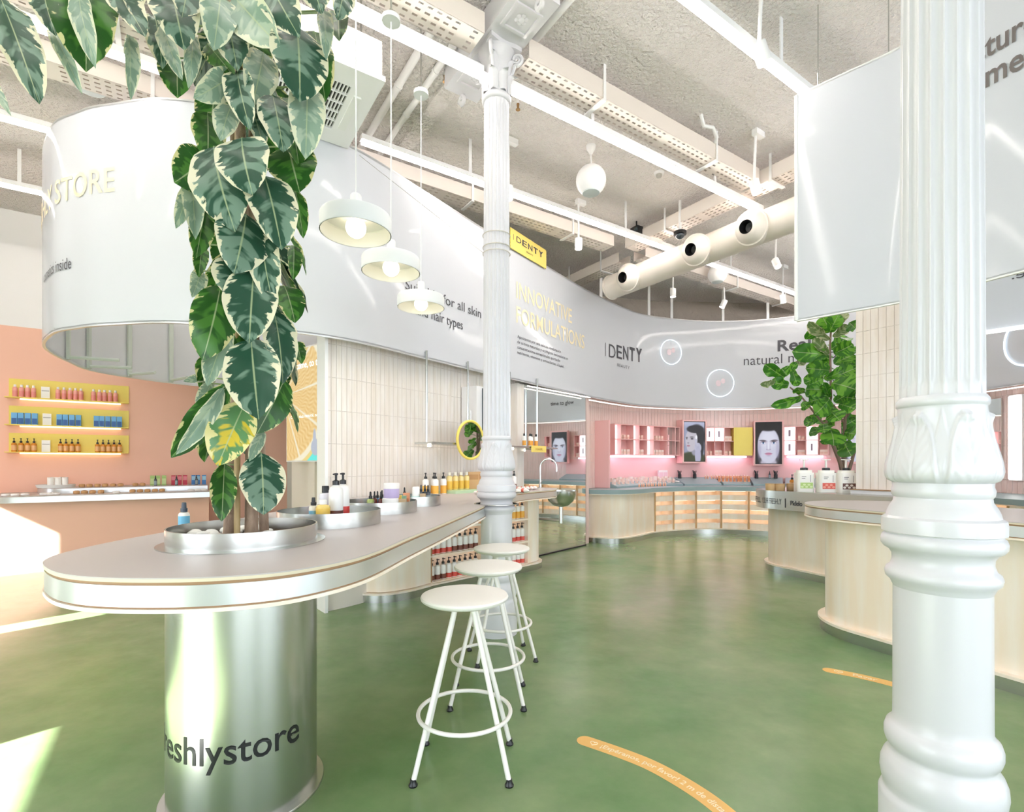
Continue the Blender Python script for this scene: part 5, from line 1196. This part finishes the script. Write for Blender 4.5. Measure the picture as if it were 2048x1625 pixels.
for k, px in enumerate((11, 30, 50, 87, 100, 112, 232, 382, 396, 408)): place('white_soap', 'round_soap', upos(px, 9.0) + (.975,), 0, 'flat pale soap on the lower step of the orange counter, %s from left' % ORD[k], 'soap', 'pale soaps on the lower step')
for i, (grp, kd, nm) in enumerate((((305, 316, 328), 'box_green', 'green'), ((347, 359, 370), 'box_red', 'red'), ((387, 396, 408), 'box_blue2', 'blue'))):
    for k, px in enumerate(grp): place(kd, 'product_box', upos(px, 9.62) + (1.05,), math.atan2(UY, UX), '%s carton at the right end of the orange counter, %s of its three' % (nm, ('left', 'middle', 'right')[k]), 'box', '%s cartons on the orange counter' % nm)
    place('tiny_dark', 'dropper_bottle', upos(grp[0] + 6, 9.50) + (1.05,), 0, 'dark dropper bottle before the %s cartons on the orange counter' % nm, 'bottle')
p = upos(112, 9.55); trw = thing('white_tray', 'round white tray of jars on the orange counter', 'tray', p + (1.05,)); MB().lathe([(.2, 0), (.215, .04), (.208, .04), (.195, .008), (0, .008)], p + (1.05,), 36, cap=False).build('dish', M_matte, trw); MB().lathe([(.213, .036), (.217, .042), (.207, .044)], p + (1.05,), 36, cap=False).build('rim', M_white, trw)
KINDS['white_tin'] = [('body', prof_mesh('body', [(.033, 0), (.035, .005), (.035, .12)], mcol('#f6f3ef', .4))), ('lid', prof_mesh('lid', [(.036, .12), (.036, .135), (.032, .138), (0, .138)], mcol('#f4ece8', .4)))]
for k, (px, v) in enumerate(((101, 9.5), (108, 9.6), (116, 9.5), (124, 9.6), (130, 9.5))): place('white_tin', 'white_tin', upos(px, v) + (1.058,), 0, 'small white tin in the round white tray, %s from left' % ORD[k], 'tin', 'white tins in the tray')

# poster screen
a, b = Vector((-3.22, 7.30)), Vector((-2.25, 6.50)); e = (b - a).normalized(); n = Vector((e.y, -e.x)); L = (b - a).length
ps = thing('poster_screen', 'backlit poster screen of an orange slice on turquoise behind the plant', 'screen', (a.x, a.y, 1.4))
MB().prism([tuple(a - e * .02 - n * .06), tuple(b + e * .02 - n * .06), tuple(b + e * .02), tuple(a - e * .02)], 1.41, 2.99).build('housing', M_white, ps)
me = paint(orange_slice, 110, 150, L, 1.54); me.materials.append(M_scr); o = link('picture', me, ps); o.location = Vector((a.x + n.x * .004, a.y + n.y * .004, 1.43)) - ps.location; o.rotation_euler = (0, 0, math.atan2(e.y, e.x))
M_wt = mat('white_print', '#ffffff', .5, emit=.5)
lettering('Welcome, to the FRESH', on_plane((a.x + e.x * .02 + n.x * .008, a.y + e.y * .02 + n.y * .008, 2.70), (e.x, e.y)), .10, 1.35, bold=.01).build('lettering', M_wt, ps, smooth=False)
lettering('Cosmética natural, sana', on_plane((a.x + e.x * .12 + n.x * .008, a.y + e.y * .12 + n.y * .008, 2.02), (e.x, e.y)), .045, .8).build('lettering', M_wt, ps, smooth=False)
MB().box((a.x + e.x * L / 2 - n.x * .05, a.y + e.y * L / 2 - n.y * .05, .72), (.16, .05, 1.42), ax=e).build('stand', M_cream, ps)

# ------------------------------------------------------------------ floor stickers
M_stick = mat('sticker', '#e9b86a', .5); M_st_t = mat('sticker_print', '#f5e3bf', .5)
def sticker(pts, wid, txt, lab, h, heart_at, tx0):
    pa = Path(spline(pts, 10)); t = thing('floor_sticker', lab, 'sticker', pts[0] + (0,), group='curved distance stickers on the floor'); n = 60
    l = pa.sub(0, pa.L, n, wid / 2); r = pa.sub(0, pa.L, n, -wid / 2)
    tn = pa.tan(0); c = pa.P[0]; a0 = math.atan2(tn[1], tn[0]); cap0 = [(c[0] + wid / 2 * math.cos(a0 + PI / 2 + PI * k / 12), c[1] + wid / 2 * math.sin(a0 + PI / 2 + PI * k / 12)) for k in range(1, 12)]
    tn = pa.tan(pa.L); c = pa.P[-1]; a1 = math.atan2(tn[1], tn[0]); cap1 = [(c[0] + wid / 2 * math.cos(a1 - PI / 2 + PI * k / 12), c[1] + wid / 2 * math.sin(a1 - PI / 2 + PI * k / 12)) for k in range(1, 12)]
    MB().prism(cap0 + r + cap1 + l[::-1], .0002, .0012).build('film', M_stick, t)
    fn = lambda x, y: pa.pos(x, y) + (.0018,)
    hp = []
    for k in range(30):
        q = 2 * PI * k / 30; hp.append(fn(heart_at + h * .062 * 16 * math.sin(q) ** 3 * .55, h * .035 * (13 * math.cos(q) - 5 * math.cos(2 * q) - 2 * math.cos(3 * q) - math.cos(4 * q))))
    MB().tube(hp, .0022, 5, closed=True).build('heart', M_st_t, t)
    lettering(txt, lambda x, y: fn(tx0 + x, y - h * .45), h, bold=.018).build('lettering', M_st_t, t, smooth=False)
sticker([(.37, 2.565), (.52, 2.46), (.655, 2.345), (.78, 2.18), (.855, 2.03), (.90, 1.86)], .088, '¡Espéranos, por favor! 2 m de distancia', 'curved orange floor sticker reading ¡Espéranos, por favor! in front', .033, .045, .085)
sticker([(2.14, 3.435), (2.28, 3.34), (2.42, 3.2), (2.52, 3.04)], .085, 'Pagar', 'curved orange floor sticker reading Pagar beside the big column', .045, .05, .13)

# ------------------------------------------------------------------ plants
def leaf_material(name, green, green2, cream, lo, under=None, streak=1.0):
    m = bpy.data.materials.new(name); m.use_nodes = True; nt = m.node_tree; b = nt.nodes['Principled BSDF']; L = nt.links; N = nt.nodes.new
    u = N('ShaderNodeUVMap'); sep = N('ShaderNodeSeparateXYZ'); L.new(u.outputs[0], sep.inputs[0]); oi = N('ShaderNodeObjectInfo')
    def M(op, a, b_=None):
        n = N('ShaderNodeMath'); n.operation = op
        for i, v in enumerate((a, b_)):
            if v is None: continue
            if isinstance(v, (int, float)): n.inputs[i].default_value = v
            else: L.new(v, n.inputs[i])
        return n.outputs[0]
    e = M('MULTIPLY', M('ABSOLUTE', M('SUBTRACT', sep.outputs[0], .5)), 2.0)
    # streaks leave the midrib slanted forward
    c = N('ShaderNodeCombineXYZ'); L.new(M('MULTIPLY', e, 1.6), c.inputs[0]); L.new(M('SUBTRACT', M('MULTIPLY', sep.outputs[1], 13.0), M('MULTIPLY', e, 2.6)), c.inputs[1]); L.new(M('MULTIPLY', sep.outputs[0], 1.4), c.inputs[2])
    nz = N('ShaderNodeTexNoise'); nz.noise_dimensions = '4D'; nz.inputs['Scale'].default_value = 1.0; nz.inputs['Detail'].default_value = 3; L.new(c.outputs[0], nz.inputs['Vector']); L.new(M('MULTIPLY', oi.outputs['Random'], 60.0), nz.inputs['W'])
    nf = nz.outputs['Fac']
    mask = N('ShaderNodeMapRange'); L.new(M('ADD', e, M('MULTIPLY', M('SUBTRACT', nf, .5), 1.5 * streak)), mask.inputs[0]); mask.inputs[1].default_value = lo; mask.inputs[2].default_value = lo + .06
    n2 = N('ShaderNodeTexNoise'); n2.noise_dimensions = '4D'; n2.inputs['Scale'].default_value = .55; n2.inputs['Detail'].default_value = 2; L.new(c.outputs[0], n2.inputs['Vector']); L.new(M('MULTIPLY', oi.outputs['Random'], 31.0), n2.inputs['W'])
    g = N('ShaderNodeMixRGB'); r = N('ShaderNodeMapRange'); r.inputs[1].default_value = .50; r.inputs[2].default_value = .57; L.new(n2.outputs['Fac'], r.inputs[0]); L.new(r.outputs[0], g.inputs[0]); g.inputs[1].default_value = lin(green); g.inputs[2].default_value = lin(green2)
    rib_ = N('ShaderNodeMapRange'); L.new(e, rib_.inputs[0]); rib_.inputs[1].default_value = .02; rib_.inputs[2].default_value = .045; rib_.inputs[3].default_value = 1; rib_.inputs[4].default_value = 0
    mx = N('ShaderNodeMixRGB'); L.new(mask.outputs[0], mx.inputs[0]); L.new(g.outputs[0], mx.inputs[1]); mx.inputs[2].default_value = lin(cream)
    m2 = N('ShaderNodeMixRGB'); L.new(M('MULTIPLY', rib_.outputs[0], .7), m2.inputs[0]); L.new(mx.outputs[0], m2.inputs[1]); m2.inputs[2].default_value = lin('#b9c79a')
    L.new(m2.outputs[0], b.inputs['Base Color']); b.inputs['Roughness'].default_value = .32; b.inputs['Specular IOR Level'].default_value = .5
    w = N('ShaderNodeTexWave'); w.inputs['Scale'].default_value = 6; L.new(c.outputs[0], w.inputs['Vector']); bp = N('ShaderNodeBump'); bp.inputs['Strength'].default_value = .12; bp.inputs['Distance'].default_value = .004; L.new(w.outputs['Fac'], bp.inputs['Height']); L.new(bp.outputs[0], b.inputs['Normal'])
    tl = N('ShaderNodeBsdfTranslucent'); L.new(m2.outputs[0], tl.inputs[0]); ms = N('ShaderNodeMixShader'); ms.inputs[0].default_value = .22
    L.new(b.outputs[0], ms.inputs[1]); L.new(tl.outputs[0], ms.inputs[2]); L.new(ms.outputs[0], nt.nodes['Material Output'].inputs[0])
    return m
L_var = leaf_material('variegated_leaf', '#27503c', '#728f7c', '#e6e1c2', .80)
L_grn = leaf_material('green_leaf', '#28581f', '#4a8032', '#dcd79c', .93)
L_pal = leaf_material('pale_leaf', '#86a08c', '#abbda6', '#dfe0c2', .78)
L_yel = leaf_material('yellowing_leaf', '#5f8f5a', '#d8c038', '#e9df9c', .72, streak=1.3)
L_fig = leaf_material('fig_leaf', '#3a7a20', '#70b038', '#9fcf68', 1.25)
L_fig2 = leaf_material('fig_leaf_pale', '#6f8a52', '#b0b890', '#d9d4b4', .9)
def leaf_mesh(shape, curl, fold, mt, nu=4, nv=14, wav=0.0, seed=0):
    rnd = random.Random(seed); me = bpy.data.meshes.new('leaf'); vs = []; uvs = []; fs = []
    for j in range(nv + 1):
        v = j / nv
        if shape == 'rubber': hw = .5 * (math.sin(PI * min(1, v ** .93)) ** .62) * (1 if v < .88 else 1 - (v - .88) * 2.2) if 0 < v < 1 else 0
        else: hw = .5 * (.42 + .58 * v ** 1.1) * (1 - .22 * math.exp(-((v - .36) / .13) ** 2)) * (math.sin(PI * min(1, v * .9 + .09)) ** .5) * 1.12 if 0 < v < 1 else 0
        if v > .95 and shape == 'rubber': hw = max(.0, .10 * (1 - v) / .05)
        z0 = curl * (.25 - (v - .5) ** 2)
        for i in range(2 * nu + 1):
            s = (i - nu) / nu; x = s * hw; z = z0 + fold * abs(s) * hw * 2 + wav * math.sin(v * 15 + s * 3 + seed) * abs(s) * hw
            vs.append((x, v, z)); uvs.append((.5 + s * .5 * (1 if hw > 0 else .0), v))
    W = 2 * nu + 1
    for j in range(nv):
        for i in range(2 * nu): fs.append((j * W + i, j * W + i + 1, (j + 1) * W + i + 1, (j + 1) * W + i))
    me.from_pydata(vs, [], fs); l = me.uv_layers.new(name='UVMap')
    for p in me.polygons:
        for li in p.loop_indices: l.data[li].uv = uvs[me.loops[li].vertex_index]
    me.polygons.foreach_set('use_smooth', [True] * len(fs)); me.materials.append(mt); me.update(); return me
LM = {}
for k, mt in (('v', L_var), ('g', L_grn), ('p', L_pal), ('y', L_yel)):
    LM[k] = [leaf_mesh('rubber', c, f, mt, wav=.10, seed=i) for i, (c, f) in enumerate(((.35, .10), (.6, .16), (.2, .22), (.8, .06)))]
LM['f'] = [leaf_mesh('fig', c, f, L_fig, wav=.22, seed=i) for i, (c, f) in enumerate(((.3, .12), (.6, .22), (.15, .3), (.9, .1)))]
LM['q'] = [leaf_mesh('fig', c, f, L_fig2, wav=.2, seed=i) for i, (c, f) in enumerate(((.3, .3), (.6, .45)))]
def put_leaf(root, base, tip, wid, kind_, face=None, turn=0.0, idx=0, thick=1.0):
    b, t = Vector(base), Vector(tip); y = t - b; L = y.length; y /= L
    z = Vector(face) if face else (Vector((0, 0, EYE)) - (b + t) / 2).normalized()
    z = (z - y * z.dot(y)).normalized(); z = Matrix.Rotation(turn, 3, y) @ z; x = y.cross(z)
    o = link('leaf', LM[kind_][idx % len(LM[kind_])], root)
    m = Matrix(((x.x * wid, y.x * L, z.x * L * .45, b.x), (x.y * wid, y.y * L, z.y * L * .45, b.y), (x.z * wid, y.z * L, z.z * L * .45, b.z), (0, 0, 0, 1)))
    o.matrix_local = Matrix.Translation(-root.location) @ m
    return o
rp = thing('rubber_plant', 'tall variegated rubber plant growing from the steel planter in the counter', 'plant', PC + (TZ + .02,))
M_bark = mat('bark', '#8a7361', .85, vary=((40, 40, 9), '#a58d78', .35, .65, 4), bump=(70, .5, .01, 4)); M_bamboo = mat('bamboo_cane', '#b59c6e', .5, vary=((30, 30, 4), '#a48a5c', .4, .6, 2))
def cx_(px, Y): return (px - CX) / F * Y
for k, (px, Y, r, px2) in enumerate(((457, 2.14, .023, 475), (492, 2.12, .026, 488), (518, 2.24, .020, 510))):
    pts = [(cx_(px + (px2 - px) * q + 5 * math.sin(q * 6 + k), Y), Y + .03 * math.sin(q * 4 + k), TZ + .015 + q * 2.6) for q in [i / 12 for i in range(13)]]
    MB().tube(pts, [r * (1 - .4 * i / 12) for i in range(13)], 12).build('trunk', M_bark, rp)
bm = MB(); bm.tube([(cx_(474, 2.1), 2.10, TZ + .015), (cx_(476, 2.13), 2.13, TZ + 2.2)], .012, 10)
for z in (.25, .55, .9, 1.3, 1.7): bm.lathe([(.0125, -.004), (.0145, 0), (.0125, .004)], (cx_(474 + z, 2.1), 2.1 + z * .0136, TZ + z), 10, cap=False)
bm.build('support_cane', M_bamboo, rp)
A = 2.844
cr1 = [  # base x, base y, tip x, tip y, width in the zoomed view, depth, kind
 (0, -20, 225, 595, 200, 1.92, 'v'), (250, -60, 320, 208, 140, 1.95, 'v'), (500, -140, 490, 412, 300, 1.98, 'g'), (450, -60, 545, 392, 110, 1.93, 'p'), (620, -120, 830, 212, 170, 1.95, 'v'), (300, 170, 470, 540, 75, 2.0, 'p'), (735, 200, 742, 572, 75, 2.0, 'p'), (-20, 480, 65, 662, 50, 1.95, 'p'), (760, -90, 782, 122, 110, 1.97, 'v'),
 (980, -60, 1050, 288, 250, 1.93, 'v'), (1080, -140, 1035, 100, 190, 1.90, 'v'), (880, 90, 925, 395, 140, 2.08, 'v'), (920, 140, 1038, 460, 95, 2.0, 'p'), (1255, -20, 1215, 290, 180, 1.90, 'p'), (1290, 60, 1352, 408, 200, 1.95, 'v'), (1090, 190, 1070, 505, 85, 1.97, 'p'), (1180, 250, 1335, 445, 130, 1.99, 'g'), (1330, 420, 1100, 560, 150, 1.94, 'p'), (1330, -20, 1600, 275, 240, 1.90, 'p'), (1540, -80, 1706, 218, 210, 1.88, 'v'), (1690, 150, 1706, 580, 300, 1.90, 'v'),
 (1350, 400, 1425, 745, 160, 1.92, 'v'), (1500, 300, 1435, 602, 180, 1.97, 'p'), (1780, -80, 1830, 82, 170, 1.90, 'v'), (1960, -80, 1918, 115, 130, 1.92, 'v'), (1840, 60, 1855, 345, 85, 1.97, 'p'), (1925, 70, 1930, 238, 120, 2.02, 'g'), (1790, 180, 1850, 585, 150, 2.05, 'g'), (1550, 540, 1612, 868, 200, 1.92, 'v'), (1750, 490, 1738, 908, 190, 1.94, 'p'), (1420, 560, 1505, 858, 110, 1.95, 'v'), (1320, 600, 1255, 805, 130, 1.95, 'p'), (1180, 640, 1180, 925, 170, 2.02, 'g'),
 (1375, 785, 1438, 1112, 290, 1.86, 'v'), (1185, 900, 990, 1040, 240, 1.98, 'g'), (1215, 835, 1338, 1320, 300, 1.90, 'v'), (1640, 830, 1705, 1095, 260, 2.02, 'g'), (1505, 1000, 1602, 1424, 250, 1.89, 'v'), (1090, 960, 1112, 1365, 110, 2.02, 'p'), (1070, 1060, 1000, 1302, 80, 2.05, 'p'), (1680, 1080, 1725, 1358, 90, 2.0, 'g'), (1400, 1220, 1330, 1559, 280, 1.90, 'v'), (1170, 1160, 1115, 1470, 130, 2.05, 'g'), (1490, 1270, 1556, 1742, 175, 1.95, 'v'), (1240, 450, 1190, 800, 170, 2.1, 'g'), (1020, 330, 1010, 560, 180, 2.12, 'g'), (1640, 560, 1700, 950, 190, 2.06, 'g'), (1430, 120, 1440, 480, 200, 2.12, 'g')]
cr6 = [(400, 50, 312, 248, 240, 1.93, 'v'), (600, 190, 655, 385, 140, 2.05, 'g'), (440, 100, 415, 492, 250, 1.88, 'v'), (265, 190, 170, 582, 210, 1.95, 'g'), (310, 390, 195, 715, 120, 2.0, 'p'), (540, 300, 592, 705, 160, 1.97, 'v'), (425, 465, 465, 890, 265, 1.86, 'v'), (600, 680, 455, 965, 170, 2.0, 'g'), (310, 700, 5, 1092, 150, 1.90, 'g'), (280, 720, 30, 1075, 90, 1.86, 'p'), (395, 800, 248, 1135, 215, 1.90, 'y'), (490, 950, 415, 1110, 60, 2.02, 'p'), (478, 1065, 490, 1390, 215, 1.98, 'v'), (285, 1120, 270, 1425, 120, 2.05, 'g'), (190, 670, 70, 690, 45, 2.1, 'p'), (215, 700, 140, 838, 80, 2.05, 'p'), (170, -30, 150, 145, 70, 2.06, 'g'), (160, 110, 115, 250, 80, 2.05, 'p'), (650, -20, 645, 160, 70, 2.02, 'g'), (360, 250, 330, 560, 150, 2.12, 'g'), (520, 620, 560, 860, 150, 2.08, 'g'), (660, 480, 690, 600, 70, 2.08, 'g')]
i = 0
for tab, fx, fy in ((cr1, lambda x: x / A, lambda y: y / A), (cr6, lambda x: 340 + x / 2.62, lambda y: 500 + y / 2.62)):
    sc = A if tab is cr1 else 2.62
    for bx_, by_, tx_, ty_, w_, Y, k in tab:
        yb, yt = Y + .07, Y - .03
        b = at(fx(bx_), fy(by_), yb); t = at(fx(tx_), fy(ty_), yt)
        put_leaf(rp, b, t, w_ / sc * Y / F * 1.06, k, turn=random.uniform(-.28, .28), idx=i); i += 1
        # petiole back to the stem line
        if tab is cr6 or bx_ > 850:
            s_ = at(490, fy(by_) + 25, 2.15); m_ = Vector(b) * .5 + Vector(s_) * .5 + Vector((0, 0, .02)); MB().tube([b, m_, s_], [.003, .004, .005], 6).build('petiole', mat('petiole', '#8fa070', .6), rp)
# leaves on the far side of the stem
for q in range(46):
    z = random.uniform(1.5, 3.6); a = random.uniform(-.2, PI + .2); r = random.uniform(.06, .12); c = at(495, 900, 2.15)
    b = (c[0] + r * math.cos(a), 2.15 + r * math.sin(a), z + .1); r2_ = random.uniform(.17, .24); t = (c[0] + r2_ * math.cos(a), 2.15 + r2_ * math.sin(a), z - .14)
    put_leaf(rp, b, t, random.uniform(.10, .14), random.choice('vgvg'), face=(math.cos(a), math.sin(a), .5), idx=q)
# arching branch carrying the hanging leaves at the upper left
MB().tube([at(490, 60, 2.15), at(430, -60, 2.1), at(300, -110, 2.05), at(150, -120, 2.0), at(-30, -90, 1.98)], [.016, .014, .012, .01, .007], 10).build('branch', M_bark, rp)
for px in (0, 90, 170, 230, 270, 20, 340): MB().tube([at(px + 30, -112, 2.02), at(px, -20, 1.99)], .004, 6).build('petiole', mat('petiole', '#8fa070', .6), rp)
MB().tube([at(490, 60, 2.15), at(560, -60, 2.1), at(660, -90, 2.0)], [.016, .012, .008], 10).build('branch', M_bark, rp)

# fiddle-leaf fig behind the refill bar
FY = 6.75
fg = thing('fig_tree', 'green fiddle-leaf fig tree standing behind the refill bar', 'plant', (4.72, 7.2, .36))
M_stem = mat('fig_bark', '#8d7868', .8, bump=(60, .4, .01, 3))
def fgp(px, py, dy=0.0): return at(px, py, FY + dy)
for pts, r in (([(1688, 960), (1680, 925), (1668, 895), (1652, 850), (1645, 846)], .028), ([(1645, 846), (1620, 815), (1602, 793), (1580, 775)], .014), ([(1652, 850), (1662, 795), (1661, 740), (1660, 690), (1663, 645)], .016), ([(1690, 960), (1688, 900), (1690, 840), (1693, 800)], .024), ([(1692, 960), (1703, 925), (1712, 890)], .024), ([(1690, 850), (1678, 830), (1668, 810)], .012), ([(1690, 840), (1700, 825), (1705, 790)], .012)):
    MB().tube([fgp(*p) for p in pts], [r * (1 - .35 * i / len(pts)) for i in range(len(pts))], 8).build('stem', M_stem, fg)
K = 4.777; ox, oy = 1500, 620
fl = [(770, 215, 690, 60, 150, 'f'), (760, 215, 850, 40, 120, 'f'), (760, 290, 560, 110, 90, 'q'), (770, 210, 940, 30, 80, 'q'), (640, 260, 545, 205, 110, 'f'), (790, 260, 930, 140, 90, 'q'), (750, 430, 590, 280, 90, 'q'), (740, 430, 400, 400, 150, 'f'), (770, 380, 940, 260, 130, 'f'), (760, 520, 570, 440, 110, 'f'), (1010, 180, 945, 120, 110, 'f'), (760, 580, 530, 560, 130, 'f'), (700, 640, 515, 700, 110, 'f'), (800, 520, 1000, 430, 140, 'f'), (800, 420, 990, 330, 130, 'f'), (700, 660, 900, 570, 100, 'f'), (800, 650, 1005, 560, 170, 'f'), (780, 700, 1000, 760, 190, 'f'), (760, 840, 700, 690, 50, 'f'), (760, 780, 530, 760, 130, 'f'), (750, 830, 560, 880, 130, 'f'), (760, 850, 620, 1000, 150, 'f'), (330, 650, 140, 520, 110, 'f'), (370, 720, 190, 690, 100, 'f'), (240, 680, 95, 710, 45, 'q'), (360, 630, 300, 560, 110, 'f'), (380, 600, 440, 500, 60, 'f'), (400, 560, 460, 730, 80, 'f'), (400, 520, 540, 490, 50, 'q'), (500, 830, 195, 920, 80, 'f'), (500, 800, 450, 740, 90, 'f'), (500, 880, 560, 940, 90, 'f'), (620, 1010, 600, 1080, 60, 'f'), (610, 1010, 730, 890, 50, 'f'), (760, 960, 860, 1060, 140, 'f'), (800, 880, 950, 790, 110, 'f'), (850, 900, 1010, 950, 130, 'f'), (860, 830, 1005, 850, 120, 'f'), (700, 1090, 710, 1180, 100, 'f'), (760, 1130, 800, 1300, 190, 'f'), (880, 1120, 1010, 1050, 130, 'f'), (900, 1170, 1010, 1190, 120, 'f'), (720, 1200, 730, 1290, 80, 'f'), (900, 1260, 970, 1400, 150, 'f'), (830, 1280, 850, 1340, 70, 'f'), (920, 500, 1000, 640, 120, 'f'), (860, 780, 1000, 700, 120, 'f'), (640, 560, 700, 470, 90, 'f'), (560, 720, 700, 660, 80, 'f')]
for i, (bx_, by_, tx_, ty_, w_, k) in enumerate(fl):
    d = random.uniform(-.22, .22); b = fgp(ox + bx_ / K, oy + by_ / K, d * .5); t = fgp(ox + tx_ / K, oy + ty_ / K, d - .08)
    put_leaf(fg, b, t, max(w_ / K * FY / F * 1.5, .12), k, turn=random.uniform(-.5, .5), idx=i)
for q in range(40):
    a = random.uniform(0, 2 * PI); z = random.uniform(1.75, 3.1); c = fgp(1690, 800, .1); r = random.uniform(.05, .3)
    b = (c[0] + r * math.cos(a), c[1] + .1 + r * math.sin(a) * .8, z); t = (b[0] + .22 * math.cos(a), b[1] + .22 * math.sin(a), z + random.uniform(-.1, .18)); put_leaf(fg, b, t, random.uniform(.17, .24), 'f', face=(math.cos(a) * .5, -.8, .6), idx=q)
pot = thing('plant_pot', 'white round floor pot of the fig tree behind the refill bar', 'pot', (4.72, 7.2, 0))
MB().lathe([(.20, 0), (.24, .02), (.26, .42), (.25, .42), (.23, .05), (0, .05)], (4.72, 7.2, 0), 32, cap=False).build('vessel', M_matte, pot)
MB().lathe([(0, .36), (.245, .36)], (4.72, 7.2, 0), 32, cap=False).build('soil', MATS['soil'], pot)
MB().tube([(4.72, 7.2, .3), (4.62, 7.05, .8), fgp(1690, 958)], .03, 10).build('trunk', M_stem, fg)
